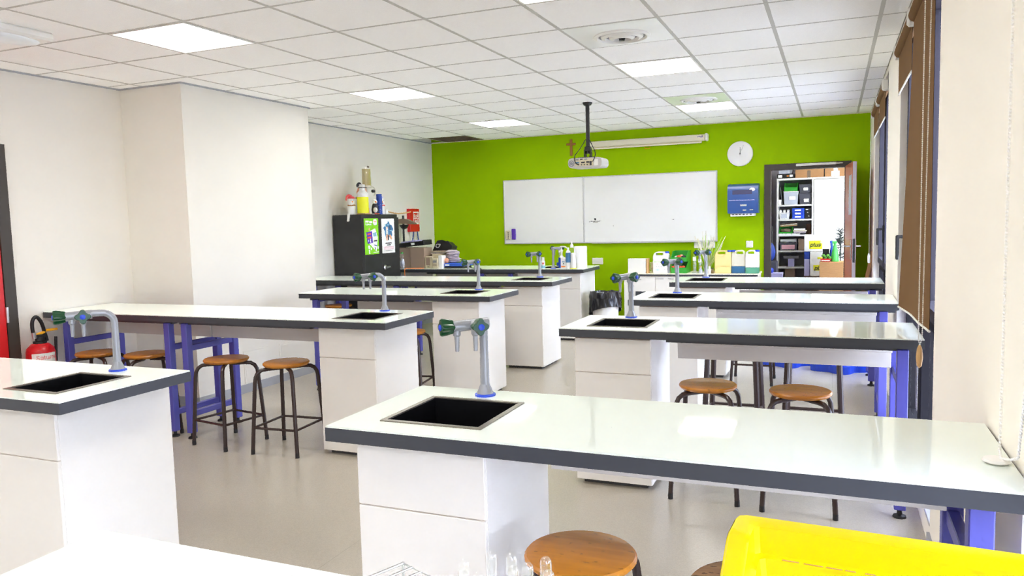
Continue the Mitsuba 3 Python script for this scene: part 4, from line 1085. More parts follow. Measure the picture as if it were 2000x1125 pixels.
def canister(label, x0, x1, y0, y1, h, mats, level=None, cap_side=1, prints=()):
    k = thing("canister", label, "canister")
    w = x1 - x0
    c = cap_side
    def px(u):
        return x0 + u * w if c > 0 else x1 - u * w
    hh = h
    outline = [(px(.02), .0), (px(.98), 0), (px(1.0), .015), (px(1.0), hh * .78), (px(.985), hh * .86), (px(.86), hh * .875), (px(.80), hh * .90), (px(.72), hh * .975), (px(.62), hh), (px(.25), hh), (px(.08), hh * .93), (px(.0), hh * .78), (px(0), .015)]
    P = Polygon(outline).buffer(-.006).buffer(.006)
    hole = sbox(min(px(.20), px(.62)), hh * .855, max(px(.20), px(.62)), hh * .925).buffer(.006)
    P = P.difference(hole)
    def body(poly, ins=0.0):
        g = max(getattr(poly, "geoms", [poly]), key=lambda q: q.area)
        a = ony(ext(g, 0, y1 - y0 - .02), y1 - .01)
        bq = ony(ext(g.buffer(-.008), 0, y1 - y0), y1)
        return mv(cat(a, bq) if not g.buffer(-.008).is_empty else a, 0, 0, KZ)
    if level is None:
        part(k, "body", body(P), mats[0])
    else:
        part(k, "body", body(P.intersection(sbox(-9, level, 9, 9))), mats[0])
        part(k, "liquid", body(P.intersection(sbox(-9, -1, 9, level))), mats[1], label={"liquid_blue": "blue liquid filling the lower third", "liquid_green": "green liquid at the bottom", "can_yellow": "pale yellow liquid"}.get(mats[1]))
    part(k, "neck", lathe([(.022, hh * .82), (.021, hh * .93), (0, hh * .93)], 18, px(.87), (y0 + y1) / 2, KZ), mats[0])
    part(k, "cap", lathe([(0, hh * .93), (.026, hh * .93), (.026, hh * .995), (.023, hh * 1.005), (0, hh * 1.005)], 20, px(.87), (y0 + y1) / 2, KZ), "blue_plastic", label="blue screw cap")
    for u0, u1, z0, z1, m in prints:
        part(k, "label_print", bx(x0 + u0 * w, x0 + u1 * w, y0 - .002, y0 + .003, KZ + z0 * hh, KZ + z1 * hh), m, False)
    return k


canister("white canister with a green striped printed label beside the green bins", -2.095, -1.900, 9.54, 9.68, .268, ["can_white"], None, 1,
         ((.12, .88, .08, .62, "paper"), (.12, .68, .50, .58, "label_green"), (.2, .34, .40, .46, "salmon"), (.2, .29, .285, .33, "dark_ink"), (.34, .43, .285, .33, "dark_ink"), (.5, .59, .285, .33, "dark_ink"), (.64, .74, .285, .33, "blue_ink"), (.45, .75, .43, .46, "grey_print"), (.15, .5, .12, .20, "pale_blue_ink"), (.65, .8, .12, .2, "grey_print")))
canister("canister holding pale yellow liquid, left of the blue one", -1.335, -1.143, 9.53, 9.67, .278, ["can_yellow", "can_yellow"], .085, 1)
canister("canister with dark blue liquid in its lower third, middle of three", -1.140, -.979, 9.55, 9.69, .278, ["can_clear", "liquid_blue"], .085, -1)
canister("canister with green liquid at the bottom, nearest the door frame", -.976, -.822, 9.53, 9.67, .278, ["can_white", "liquid_green"], .072, 1)


def stack_bin(name, label, x0, x1, y0, y1, z0, h, m, lip=.4):
    """An open-fronted storage bin."""
    k = thing(name, label, "storage bin")
    t = .005
    side = Polygon([(y0, 0), (y1, 0), (y1, h), (y0 + (y1 - y0) * .38, h), (y0, h * lip)])
    def sd(x):
        q = ext(side, 0, t)
        M = np.array([[0, 0, 1, x], [1, 0, 0, 0], [0, 1, 0, z0], [0, 0, 0, 1.0]])
        return q.apply_transform(M)
    part(k, "shell", cat(sd(x0), sd(x1 - t), bx(x0, x1, y1 - t, y1, z0, z0 + h), bx(x0, x1, y0, y1, z0, z0 + t), bx(x0, x1, y0, y0 + t, z0, z0 + h * lip), bx(x0 - .003, x1 + .003, y0 - .004, y0 + .006, z0 + h * lip - .012, z0 + h * lip)), m, False)
    part(k, "rim", cat(bx(x0 - .003, x0 + t + .003, y0 + (y1 - y0) * .38, y1, z0 + h - .008, z0 + h), bx(x1 - t - .003, x1 + .003, y0 + (y1 - y0) * .38, y1, z0 + h - .008, z0 + h)), m, False)
    return k


stack_bin("green_bin", "lower green open fronted bin with red stoppers inside, on the low cupboard", -1.868, -1.675, 9.54, 9.86, KZ, .142, "crate_green", .5)
stack_bin("green_bin", "upper green open fronted bin stacked on the other green bin", -1.868, -1.675, 9.55, 9.86, KZ + .143, .128, "crate_green", .42)
for q, (x, y, z, r) in enumerate(((-1.845, 9.57, .076, .022), (-1.80, 9.575, .078, .024), (-1.755, 9.57, .074, .020), (-1.72, 9.58, .076, .022))):
    solid("red_stopper", blob(x, y, KZ + z - .001, r, (1.1, 1, .8), .1, 2, q, 2), "tomato", ("leftmost", "second from left", "third from left", "rightmost")[q] + " red rubber stopper in the lower green bin", "stopper", "red stoppers in the lower bin", smooth=True)
for q, (x, y, z, r, m, lab) in enumerate(((-1.775, 9.58, .205, .022, "tomato", "red rubber piece lying in the upper green bin"), (-1.745, 9.60, .215, .018, "salmon", "pinkish rubber piece lying in the upper green bin"), (-1.72, 9.59, .20, .022, "dark_ink", "dark rubber piece lying in the upper green bin"), (-1.81, 9.60, .20, .018, "can_white", "white rubber piece lying in the upper green bin"))):
    solid("rubber_piece", blob(x, y, KZ + z, r, (1.2, 1, .9), .2, 2, q + 9, 2), m, lab, "stopper", smooth=True)


def cylinder_glass(label, x, y, r, h, name="glass_cylinder", c="measuring cylinder", tags=0):
    k = thing(name, label, c)
    part(k, "glass", lathe([(r * 1.5, 0), (r * 1.5, .008), (r, .014), (r, h), (r * 1.1, h + .004)], 18, x, y, KZ), "tube_glass")
    part(k, "foot", lathe([(0, 0), (r * 1.6, 0), (r * 1.6, .006), (0, .007)], 18, x, y, KZ), "clear_crate")
    for q in range(8):
        part(k, "graduation", lathe([(r + .0005, h * (.12 + .09 * q)), (r + .0012, h * (.12 + .09 * q) + .002), (r + .0005, h * (.12 + .09 * q) + .005)], 18, x, y, KZ), "grey_print")
    if tags:
        part(k, "paper_tag", bx(x - .02, x + .018, y - r - .004, y - r - .002, KZ + h * .66, KZ + h * .85), "paper", False)
    return k


cylinder_glass("tall graduated glass cylinder with a white tag right of the green bins", -1.578, 9.56, .020, .235, tags=1)
cylinder_glass("second graduated glass cylinder, just right of the tagged one", -1.522, 9.62, .020, .20, tags=1)
k = thing("rod_jar", "clear jar holding pale glass rods behind the farthest right hand tap", "jar of rods")
gx, gy = -1.445, 9.72
part(k, "jar", lathe([(.06, 0), (.062, .01), (.062, .13), (.066, .136)], 24, gx, gy, KZ + .004), "tube_glass")
part(k, "base", lathe([(0, 0), (.062, 0), (.062, .014), (0, .015)], 24, gx, gy, KZ), "cream")
rg = random.Random(3)
for q in range(26):
    a = rg.random() * 6.283
    r0, tilt = .045 * math.sqrt(rg.random()), .05 + .19 * rg.random()
    dirx = rg.uniform(-.55, .9)
    L = .30 + .20 * rg.random()
    p0 = np.array([gx + r0 * math.cos(a), gy + r0 * math.sin(a), KZ + .02])
    dv = np.array([dirx * .62, rg.uniform(-.12, .18), 1.0])
    dv /= np.linalg.norm(dv)
    lim = min(L, (9.945 - p0[1]) / max(dv[1], 1e-3))
    part(k, "rod", cyl(p0, p0 + dv * lim, .0035, 6), ("cream", "can_clear", "label_green")[q % 3])
k = thing("dried_plant", "dried pale twig arrangement rising in front of the wall sockets", "dried plant")
for q in range(12):
    a = rg.uniform(-.4, .4)
    p = curve([(gx - .02 + .01 * rg.random(), gy - .055, KZ + .10), (gx + a * .12 - .03, gy - .06, KZ + .26), (gx + a * .30 - .03, gy - .05, KZ + .34 + .08 * rg.random())], 8)
    part(k, "twig", tube(p, .0022, 5), "cream")
    part(k, "bud", sphere(*p[-1], .007, 1), "cream")
for q, (x, y, r, h) in enumerate(((-1.50, 9.52, .022, .075), (-1.40, 9.55, .026, .07), (-1.36, 9.54, .018, .055))):
    k = thing("glass_bottle", ("small corked glass bottle left of the rod jar", "small glass bottle with white label in front of the rod jar", "small brown glass bottle beside the yellow canister")[q], "bottle")
    part(k, "body", lathe([(0, 0), (r, 0), (r, h * .6), (r * .5, h * .8), (r * .5, h), (0, h)], 18, x, y, KZ), ("clear_crate", "can_white", "brown_bottle")[q])
    part(k, "stopper", lathe([(0, h), (r * .6, h), (r * .5, h * 1.2), (0, h * 1.2)], 14, x, y, KZ), ("light_wood", "white_plastic", "dark_ink")[q])

# ================================================================== BIN
k = thing("waste_bin", "white waste bin lined with a shiny black bag, near the low cupboard", "waste bin")
wx, wy = -2.50, 8.78
part(k, "bin", lathe([(0, .0), (.13, 0), (.135, .01), (.165, .56), (.158, .56), (.13, .02), (0, .02)], 32, wx, wy, 0), "white_plastic")
n_a, prof = 96, [(.150, .46), (.154, .54), (.168, .585), (.176, .580), (.184, .52), (.190, .45), (.192, .37), (.194, .28)]
v = []
for r, z in prof:
    for q in range(n_a):
        a = q * 2 * math.pi / n_a
        nz = meshkit.fbm(np.array([[math.cos(a) * 5, math.sin(a) * 5, z * 9]]), 3, 2)[0] - .5
        low = .13 * (0.5 + .5 * math.cos(a + .9)) if z < .5 else 0
        rad = r + .060 * nz * (1 if z < .58 else .4)
        v.append((wx + rad * math.cos(a), wy + rad * math.sin(a), z + (.03 * nz if z > .56 else 0) + low * (.585 - z) / .25 - .02 * (z < .4)))
f = []
for i in range(len(prof) - 1):
    for j in range(n_a):
        a, b_, c_, d_ = i * n_a + j, i * n_a + (j + 1) % n_a, (i + 1) * n_a + (j + 1) % n_a, (i + 1) * n_a + j
        f += [[a, b_, c_], [a, c_, d_]]
part(k, "bag", trimesh.Trimesh(np.array(v), np.array(f), process=False), "bag_black", 50, label="shiny black plastic bag folded over the rim")
part(k, "bag_inside", lathe([(0, .30), (.14, .32), (.148, .46), (.150, .50)], 32, wx, wy, 0), "bag_black")

# ================================================================== BLUE PLASTIC BASES ON THE FLOOR
def lobed(cx, cy, r, n, amp, ph):
    t = np.linspace(0, 2 * math.pi, 72, endpoint=False)
    rr = r * (1 + amp * np.cos(n * t + ph))
    return Polygon([(cx + a * math.cos(b), cy + a * math.sin(b)) for a, b in zip(rr, t)])
for q, (cx, cy, ph, lab) in enumerate(((-.42, 7.80, .3, "left bright blue star shaped plastic base on the floor under the far benches"), (.06, 7.62, 1.0, "bright blue star shaped plastic base on the floor nearest the window"), (-.14, 8.42, 2.0, "rearmost bright blue star shaped plastic base on the floor"))):
    k = thing("star_stand", lab, "plastic base")
    P = lobed(cx, cy, .23, 5, .16, ph)
    part(k, "foot", cat(ext(P, 0, .07), ext(P.buffer(-.02), .07, .085)), "blue_plastic", False)
    part(k, "hub", lathe([(.13, .085), (.11, .12), (.06, .125), (0, .125)], 24, cx, cy, 0), "blue_plastic")

# ================================================================== ON THE NEAR BENCHES
# yellow tray
k = thing("yellow_bin", "bright yellow open fronted plastic bin at the bottom right corner", "storage bin")
TX0, TX1, TY0, TY1, TZ0, TZ1 = -.118, .385, .50, .995, HB + .001, 1.045
cx, cy = TX0, TY1
def tray_ring(ins, z):
    r = .012
    P = rrect(TX0 + ins, TY0 + ins, TX1 - ins, TY1 - ins, max(r - ins * .2, .006))
    P = [np.array(c) for c in list(P.exterior.coords)[:-1]]
    q = np.linspace(0, len(P), 160, endpoint=False)
    ln = np.concatenate([[0], np.cumsum([np.linalg.norm(P[(i + 1) % len(P)] - P[i]) for i in range(len(P))])])
    PP = np.array(P + [P[0]])
    at = np.linspace(0, ln[-1], 180, endpoint=False)
    out = []
    for x, y in zip(np.interp(at, ln, PP[:, 0]), np.interp(at, ln, PP[:, 1])):
        drop = min(max(.75 * (TY1 - .065 - y), 0), .105)      # the side walls slope down to the open front
        out.append((x, y, z if z < TZ0 + .03 else max(z - drop, TZ0 + .012 + .25 * (z - TZ0 - .03))))
    return out
rings = [tray_ring(i, z) for i, z in ((.030, TZ0), (.012, TZ1 - .032), (.0, TZ1 - .028), (.0, TZ1 - .006), (.004, TZ1), (.020, TZ1), (.028, TZ1 - .004), (.030, TZ1 - .038), (.037, TZ1 - .041), (.044, TZ1 - .10), (.060, TZ0 + .006))]
n_ = len(rings[0])
v = [p for rg_ in rings for p in rg_]
f = []
for i in range(len(rings) - 1):
    for j in range(n_):
        a, b_, c_, d_ = i * n_ + j, i * n_ + (j + 1) % n_, (i + 1) * n_ + (j + 1) % n_, (i + 1) * n_ + j
        f += [[a, b_, c_], [a, c_, d_]]
c0 = len(v)
v += [((TX0 + TX1) / 2, (TY0 + TY1) / 2, TZ0), ((TX0 + TX1) / 2, (TY0 + TY1) / 2, TZ0 + .006)]
for j in range(n_):
    f += [[c0, (j + 1) % n_, j], [c0 + 1, (len(rings) - 1) * n_ + j, (len(rings) - 1) * n_ + (j + 1) % n_]]
tm = rot(trimesh.Trimesh(np.array(v), np.array(f), process=False), -3.5, (0, 0, 1), (TX0, TY1, 0))
tm = mv(tm, 0, .045, 0)
tm.fix_normals()
part(k, "shell", tm, "yellow_plastic", 35)
rgd = random.Random(5)
for q in range(16):
    x = TX0 + .06 + .025 * q + .006 * rgd.random()
    b_ = bx(x, x + .008 + .016 * rgd.random(), TY1 - .0372, TY1 - .0362 + .0006 * rgd.random(), TZ1 - .0405, TZ1 - .0398 + .0004 * rgd.random())
    part(k, "dirt_streak", mv(rot(b_, -3.5, (0, 0, 1), (TX0, TY1, 0)), 0, .045, 0), "light_wood", False)

# wire rack and test tubes
k = thing("wire_rack", "small chromed wire rack on the white table in the foreground", "wire rack")
ca, ux, uy = np.array([-.577, .931]), np.array([-.38, -.925]), np.array([.925, -.38])
ux, uy = ux / np.linalg.norm(ux), uy / np.linalg.norm(uy)
def rp(a, b, z):
    q = ca + ux * a + uy * b
    return (q[0], q[1], z)
for z, nm in ((.950, "top_frame"), (.885, "lower_frame")):
    part(k, nm, tube([rp(0, 0, z), rp(.20, 0, z), rp(.20, .085, z), rp(0, .085, z)], .0022, 8, True), "metal")
for b in (.021, .042, .063):
    part(k, "wire", tube([rp(0, b, .9505), rp(.20, b, .9505)], .0018, 8), "metal")
for a in (.05, .10, .15):
    part(k, "wire", tube([rp(a, 0, .9475), rp(a, .085, .9475)], .0018, 8), "metal")
for a, b in ((0, 0), (.2, 0), (.2, .085), (0, .085)):
    part(k, "leg", tube([rp(a, b, .952), rp(a, b, HB + .001)], .0022, 8), "metal")
k = thing("tube_stand", "low white drying stand under the upturned test tubes", "test tube stand")
part(k, "base", bx(-.475, -.31, .825, .935, HB + .001, HB + .014, .003), "white_plastic")
tubes = [(-.45, .878, 1.0), (-.44, .853, .996), (-.42, .857, .996), (-.422, .905, 1.003), (-.393, .906, 1.004), (-.380, .882, .999), (-.365, .894, 1.0), (-.347, .914, 1.002), (-.332, .883, 1.0)]
TUBE = ("upturned glass test tube at the left end of the group, second row", "upturned test tube nearest the left end, lowest in the photo", "small looking upturned test tube between the left pair and the tallest gap",
        "left one of the two upturned test tubes standing highest", "upturned test tube in the middle of the back row", "upturned test tube in front of the middle one",
        "upturned test tube fourth from the right in the photo", "upturned test tube at the back right, before the orange stool", "rightmost upturned test tube, at the front")
for q, (x, y, z) in enumerate(tubes):
    t = thing("test_tube", TUBE[q], "test tube", "upturned test tubes")
    L = z - HB - .016
    part(t, "glass", lathe([(.0080, 0), (.0080, L - .009), (.0072, L - .0045), (.0048, L - .0015), (.0020, L - .0002), (0, L)], 20, x, y, HB + .016), "tube_glass")
    part(k, "peg", cyl((x, y, HB + .012), (x, y, HB + .075), .0028, 8), "white_plastic")

# ================================================================== STORAGE ROOM CONTENTS
SX0, SX1, SY0, SY1 = -.784, .90, 12.0, 12.44
k = thing("storage_cupboard", "tall white cupboard with open shelves and a sliding door in the storage room", "cupboard")
part(k, "carcass", cat(bx(SX0, SX0 + .025, SY0, SY1, 0, 1.965), bx(SX1 - .025, SX1, SY0, SY1, 0, 1.965), bx(SX0, SX1, SY0, SY1, 1.94, 1.967), bx(SX0, SX1, SY0, SY1, 0, .06), bx(-.30, -.275, SY0, SY1, 0, 1.94)), "white_plastic", False)
part(k, "back", bx(SX0, SX1, SY1 - .01, SY1, 0, 1.96), "grey_plastic", False)
for z in (1.57, 1.359, 1.130, .897, .655, .40):
    part(k, "shelf", bx(SX0 + .025, -.30, SY0 + .004, SY1 - .01, z - .012, z + .012), "white_plastic", False)
part(k, "sliding_door", bx(-.272, SX1 - .02, SY0 - .012, SY0 + .006, .07, 1.935, .003), "white_gloss", False)
for x0, x1 in ((-.76, -.66), (-.655, -.58), (-.575, -.46)):
    part(k, "shelf_tag", bx(x0, x1, SY0 - .002, SY0 + .004, 1.120, 1.160), "paper", False)


def crate(name, label, x0, x1, z0, z1, m, y0=12.03, d=.30, category="crate", tag=None, lid=None, group=None):
    k = thing(name, label, category, group)
    t = min(.012, (x1 - x0) * .12)
    P0 = [(x0 + t, y0 + t), (x1 - t, y0 + t), (x1 - t, y0 + d - t), (x0 + t, y0 + d - t)]
    P1 = [(x0, y0), (x1, y0), (x1, y0 + d), (x0, y0 + d)]
    hull = trimesh.convex.convex_hull(np.array([(x, y, z0) for x, y in P0] + [(x, y, z1 - .008) for x, y in P1]))
    part(k, "body", hull, m, False)
    part(k, "rim", bx(x0 - .004, x1 + .004, y0 - .004, y0 + d, z1 - .012, z1, .002), lid or m, False)
    if tag:
        u0, u1, w0, w1, tm_ = tag
        part(k, "paper_tag", bx(x0 + (x1 - x0) * u0, x0 + (x1 - x0) * u1, y0 - .006, y0 + .012, z0 + (z1 - z0) * w0, z0 + (z1 - z0) * w1), tm_, False)
    return k


def carton(name, label, x0, x1, y0, y1, z0, z1, m="cardboard", category="cardboard box", tape=None):
    k = thing(name, label, category)
    part(k, "body", bx(x0, x1, y0, y1, z0, z1, .003), m, False)
    for u0, u1, w0, w1, tm_ in (tape or ()):
        part(k, "label_print" if tm_ != "driftwood" else "tape", bx(x0 + (x1 - x0) * u0, x0 + (x1 - x0) * u1, y0 - .002, y0 + .002, z0 + (z1 - z0) * w0, z0 + (z1 - z0) * w1), tm_, False)
    return k


TZ = 1.968
carton("carton", "orange brown cardboard box with a tape strip on top of the storage cupboard", -.530, -.142, 12.02, 12.40, TZ, 2.13, tape=((.42, .54, 0, .62, "driftwood"),))
carton("carton", "orange brown cardboard box with white labels on top of the storage cupboard", -.129, .30, 12.02, 12.40, TZ, 2.14, tape=((.20, .46, .02, .45, "paper"), (.27, .40, .45, .95, "paper")))
carton("black_case", "black case with white stickers on top of the storage cupboard", -.780, -.540, 12.02, 12.35, TZ, 2.032, "black_plastic", "case", ((.06, .3, .2, .8, "paper"), (.55, .68, .4, .65, "orange"), (.72, .9, .3, .8, "paper")))
crate("grey_tray", "pale grey tray standing on the black case in the storage room", -.765, -.565, 2.034, 2.098, "grey_plastic", 12.03, .25, "tray", (.05, .8, .05, .8, "clear_crate"))
crate("clear_crate", "clear blue grey plastic crate with paper tags on the top shelf", -.690, -.484, 1.583, 1.778, "clear_crate", 12.03, .3, "crate", (.38, .8, .35, .62, "paper"), "can_white")
stack_bin("green_bin", "green open bin standing on the clear crate on the top storage shelf", -.680, -.497, 12.04, 12.30, 1.780, .125, "crate_green", .45)
crate("dark_crate", "upper dark crate with a white tag on the top storage shelf", -.475, -.305, 1.746, 1.872, "dark_crate", 12.03, .3, "crate", (.35, .72, .3, .62, "paper"))
crate("dark_crate", "lower dark crate with a white tag on the top storage shelf", -.475, -.305, 1.583, 1.743, "dark_crate", 12.03, .3, "crate", (.38, .78, .2, .5, "paper"))
solid("paper_pack", bx(-.757, -.722, 12.03, 12.28, 1.583, 1.660, .002), "paper", "white paper pack standing at the left end of the top storage shelf", "papers", smooth=False)
solid("thin_board", rot(bx(-.708, -.704, 12.05, 12.30, 1.585, 1.84), -7, (0, 1, 0), (-.708, 12.1, 1.585)), "grey_plastic", "thin grey board leaning beside the clear crate", "board", smooth=False)
crate("white_basket", "white basket full of small jars on the second storage shelf", -.752, -.604, 1.372, 1.470, "can_white", 12.03, .3, "basket", (.2, .75, .15, .75, "clear_crate"))
for q in range(3):
    solid("small_jar", lathe([(0, 0), (.02, 0), (.02, .03), (.012, .04), (0, .042)], 14, -.735 + q * .055, 12.09, 1.471), "can_white", ("left", "middle", "right")[q] + " tiny white jar standing in the white basket", "jar", "jars in the white basket")
k = thing("drawer_box", "blue box of three small drawers on the second storage shelf", "drawer box")
part(k, "case", bx(-.571, -.402, 12.04, 12.30, 1.372, 1.528, .003), "binder_blue", False)
for q in range(3):
    dk = part(k, "drawer", bx(-.562, -.411, 12.03, 12.045, 1.380 + q * .049, 1.422 + q * .049, .002), "blue_plastic", False)
    part(dk, "paper_tag", bx(-.53, -.45, 12.027, 12.031, 1.389 + q * .049, 1.412 + q * .049), "paper", False)
carton("black_box", "black box beside the blue drawers on the second storage shelf", -.392, -.305, 12.04, 12.3, 1.372, 1.525, "black_plastic", "box", ((.1, .5, .85, .92, "paper"), (.3, .5, .55, .62, "grey_print"), (.5, .65, .2, .3, "grey_print")))
stack_bin("green_bin", "green open bin with scraps on the third storage shelf", -.748, -.566, 12.02, 12.28, 1.143, .115, "crate_green", .35)
solid("scraps", blob(-.657, 12.10, 1.195, 1, (.07, .06, .035), .4, 3, 50, 3), "driftwood", "brown scraps heaped in the green bin of the third shelf", "scraps", smooth=True)
for q in range(3):
    solid("wood_strip", rot(bx(-.735, -.50, 12.06, 12.11, 1.268 + .016 * q, 1.278 + .016 * q), -3 - 2 * q, (0, 1, 0), (-.62, 12.1, 1.28)), ("light_wood", "cream", "brown_plank")[q], ("light wooden slat lying across the green bin of the third shelf", "cream wooden slat lying across the green bin of the third shelf", "dark brown wooden slat lying across the green bin of the third shelf")[q], "slat", smooth=False)
for q in range(4):
    solid("magazine", bx(-.555 + .01 * (q % 2), -.39 + .012 * ((q * 7) % 3), 12.03 + .01 * q, 12.28, 1.143 + q * .022, 1.162 + q * .022, .002), ("dark_ink", "violet_cloth", "cream", "paper")[q], ("black magazine, lowest of the pile on the third storage shelf", "violet grey magazine in the pile on the third storage shelf", "cream magazine in the pile on the third storage shelf", "white magazine on top of the pile on the third storage shelf")[q], "magazine", smooth=False)
solid("dark_folder", bx(-.40 + .02, -.315, 12.22, 12.40, 1.143, 1.29, .002), "brown_plank", "dark brown folder standing at the right of the third storage shelf", "folder", smooth=False)
crate("sorting_box", "dark box with a pink label on the fourth storage shelf", -.745, -.495, .910, 1.02, "dark_crate", 12.03, .3, "box", (.12, .86, .15, .75, "pink_ink"))
solid("paper_scroll", cyl((-.735, 12.10, 1.05), (-.51, 12.10, 1.052), .026, 18), "paper", "white paper scroll lying on the dark box of the fourth shelf", "paper scroll")
carton("brown_carton", "small brown carton at the right of the fourth storage shelf", -.483, -.40, 12.04, 12.3, .910, 1.075, "kraft", "carton")
k = thing("label_printer", "grey desk device with a lilac stand on the fifth storage shelf", "device")
part(k, "top", bx(-.69, -.475, 12.06, 12.3, .785, .825, .006), "grey_plastic")
part(k, "stand", bx(-.624, -.538, 12.04, 12.28, .668, .785, .004), "lilac", False)
carton("brown_carton", "brown patterned carton on the lowest visible storage shelf", -.666, -.53, 12.04, 12.3, .413, .64, "kraft", "carton")

# boxes in front of the cupboard
k = carton("printed_box", "upper white box with a yellow green plus label in the storage room", -.386, -.095, 11.62, 11.92, .910, 1.137, "paper", "box")
part(k, "label_panel", ony(ext(rrect(-.322, .945, -.150, 1.060, .006), 0, .002), 11.62), "bright_yellow", False, label="yellow green label reading plus")
part(k, "lettering", ony(mv(meshkit.text_mesh("plus", .052, .002, True).apply_transform(np.array([[1, .22, 0, 0], [0, 1, 0, 0], [0, 0, 1, 0], [0, 0, 0, 1.0]])), -.312, .978), 11.618), "dark_ink", False)
part(k, "lettering", ony(mv(meshkit.text_mesh("+", .055, .002, True), -.190, 1.02), 11.618), "paper", False)
k = carton("printed_box", "lower white box with a cropped yellow green label in the storage room", -.308, -.10, 11.60, 11.90, .56, .905, "paper", "box")
part(k, "label_panel", ony(ext(rrect(-.262, .64, -.115, .72, .006), 0, .002), 11.60), "bright_yellow", False)
part(k, "lettering", ony(mv(meshkit.text_mesh("plus", .050, .002, True).apply_transform(np.array([[1, .22, 0, 0], [0, 1, 0, 0], [0, 0, 1, 0], [0, 0, 0, 1.0]])), -.252, .650), 11.598), "dark_ink", False)
part(k, "label_panel", bx(-.21, -.12, 11.597, 11.60, .805, .83), "bright_yellow", False)
solid("storage_crate_base", bx(-.39, -.05, 11.58, 11.95, .0, .555, .006), "brown_plank", "dark brown chest under the printed boxes in the storage room", "chest", smooth=False)
solid("lilac_pack", bx(-.385, -.315, 11.62, 11.85, .56, .80, .003), "lilac", "lilac pack standing left of the lower printed box", "pack", smooth=False)
solid("black_pack", bx(-.385, -.312, 11.62, 11.85, .802, .905, .003), "navy_blue", "dark blue pack on the lilac pack beside the lower printed box", "pack", smooth=False)
carton("front_carton", "large orange brown cardboard box in front of the printed boxes in the storage room", -.175, .135, 11.10, 11.45, .40, .788)
solid("carton_stand", bx(-.20, .16, 11.08, 11.47, 0, .398, .004), "kraft", "brown carton carrying the large cardboard box in the storage room", "carton", smooth=False)
k = crate("red_tray", "small red tray with a green leafy plant on the front cardboard box", -.162, -.035, .790, .828, "red_paint", 11.15, .14, "plant tray", (.1, .9, .25, .6, "paper"))
for q in range(9):
    part(k, "leaf_clump", blob(-.135 + .011 * q, 11.20 + .02 * math.sin(q * 2.1), .848 + .018 * math.sin(q * 1.3 + .5) + .012, .018, (1, 1, .9), .35, 3, 60 + q, 2), "leaf_green")


def spray(name, label, x, y, z, h, m, r):
    k = thing(name, label, "spray bottle")
    part(k, "body", lathe([(0, 0), (r, 0), (r * 1.05, .01), (r * 1.0, h * .22), (r * .75, h * .5), (r * .42, h * .74), (r * .35, h * .80), (0, h * .80)], 20, x, y, z), m)
    part(k, "trigger_head", cat(bx(x - r * .75, x + r * .5, y - .012, y + .012, z + h * .86, z + h * .97, .004), cyl((x, y, z + h * .79), (x, y, z + h * .87), r * .36, 12), bx(x - r * .7, x - r * .5, y - .006, y + .006, z + h * .72, z + h * .87, .002)), m)
    return k
spray("spray_bottle", "green translucent spray bottle on the front cardboard box in the storage room", .017, 11.25, .789, .285, "spray_green", .048)
spray("spray_bottle", "blue spray bottle behind the green one in the storage room", -.022, 11.38, .789, .285, "binder_blue", .034)
solid("black_block", bx(-.139, -.056, 11.32, 11.40, .789, .955, .003), "black_plastic", "black box behind the red plant tray in the storage room", "box", smooth=False)
k = thing("spiky_plant", "dark spiky house plant beside the open door in the storage room", "plant")
gx, gy = .085, 11.62
part(k, "pot", lathe([(0, 0), (.07, 0), (.09, .16), (.082, .16), (.075, .14), (0, .14)], 24, gx, gy, .60), "black_plastic")
part(k, "stem", tube(curve([(gx, gy, .73), (gx + .005, gy, .95), (gx - .01, gy, 1.16)], 10), .007, 8), "leaf_dark")
rg = random.Random(11)
lv = []
for q in range(64):
    zc = .84 + .36 * (q / 63) if q > 20 else .80 + .25 * rg.random()
    a = rg.random() * 6.283
    L, up = .05 + .06 * rg.random(), rg.uniform(-.2, .9)
    p0 = np.array([gx + rg.uniform(-.01, .01), gy + rg.uniform(-.01, .01), zc])
    dv = np.array([math.cos(a), math.sin(a), up])
    p1 = p0 + dv / np.linalg.norm(dv) * L
    lv.append(tube([p0, (p0 + p1) / 2 + [0, 0, .006], p1], [.004, .005, .0008], 5))
for m in lv:
    part(k, "leaf", m, "leaf_dark")
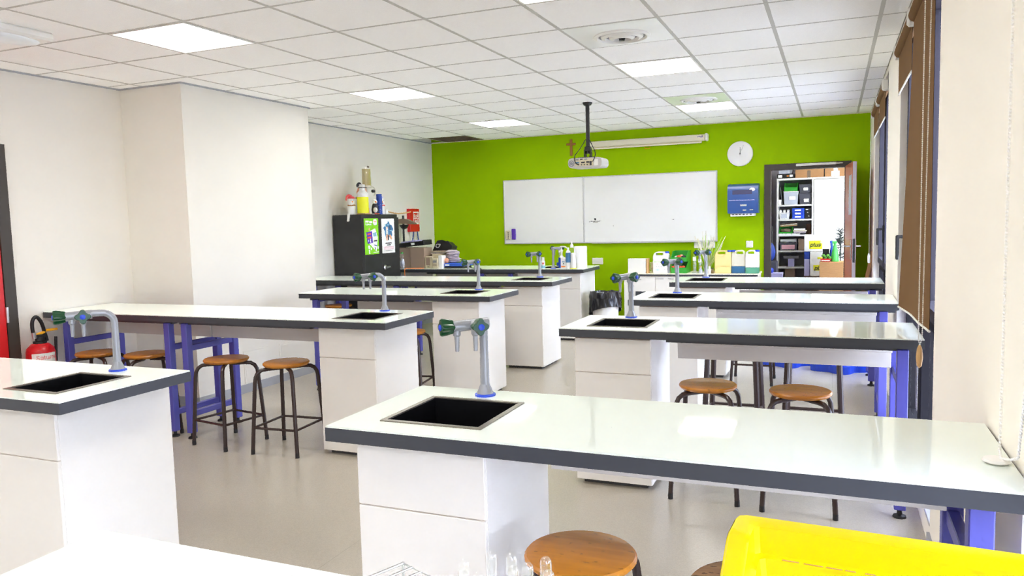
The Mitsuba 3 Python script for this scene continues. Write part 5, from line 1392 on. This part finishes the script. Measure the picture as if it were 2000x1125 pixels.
solid("plant_table", cat(bx(-.02, .22, 11.50, 11.75, .57, .60), *[bx(x, x + .02, y, y + .02, 0, .57) for x in (-.02, .20) for y in (11.5, 11.73)]), "brown_plank", "small dark side table under the spiky plant in the storage room", "side table", smooth=False)
for q, (x0, x1, z1, m, lab) in enumerate(((-.89, -.868, 1.50, "brown_plank", "tall dark brown plank leaning on the storage room wall"), (-.855, -.835, 1.43, "driftwood", "grey brown plank leaning on the storage room wall"), (-.822, -.802, 1.28, "black_cabinet", "black plank leaning on the storage room wall"))):
    solid("leaning_plank", rot(bx(x0, x1, 11.32, 11.46, 0, z1, .002), .3, (0, 1, 0), (x0, 11.4, 0)), m, lab, "plank", smooth=False)
solid("blue_sack", blob(-.80, 11.15, .93, 1, (.055, .10, .13), .15, 2, 71, 3), "navy_blue", "dark blue bag left of the storage cupboard", "bag", smooth=True)
solid("sack_stool", bx(-.88, -.72, 11.0, 11.3, 0, .80, .004), "dark_crate", "dark trunk under the blue bag in the storage room", "trunk", smooth=False)
crate("lilac_crate", "lilac plastic crate low at the left of the storage room", -.82, -.628, .48, .662, "lilac", 10.78, .18, "crate")
solid("blue_parcel", blob(-.78, 10.86, .695, 1, (.038, .06, .036), .15, 2, 75, 3), "blue_plastic", "bright blue parcel lying in the lilac crate", "parcel", smooth=True)
solid("crate_stand", bx(-.84, -.61, 10.76, 10.98, 0, .478, .004), "grey_plastic", "grey box under the lilac crate", "box", smooth=False)
k = thing("storage_lamp", "long ceiling lamp of the storage room", "ceiling light")
part(k, "housing", bx(-.35, 1.15, 11.0, 11.14, 2.55, 2.60, .006), "white_plastic")
v = np.array([[-.33, 11.015, 2.548], [1.13, 11.015, 2.548], [1.13, 11.125, 2.548], [-.33, 11.125, 2.548]])
part(k, "diffuser", trimesh.Trimesh(v, [[0, 2, 1], [0, 3, 2]], process=False), "white_plastic", False, emitter={"type": "area", "radiance": {"type": "rgb", "value": [13, 13, 13]}})
solid("wooden_ruler", rot(bx(.285, .325, 9.35, 9.365, .55, 1.02, .002), 12, (0, 1, 0), (.30, 9.36, .55)), "light_wood", "light wooden ruler leaning by the far end of the window wall", "ruler", smooth=False)
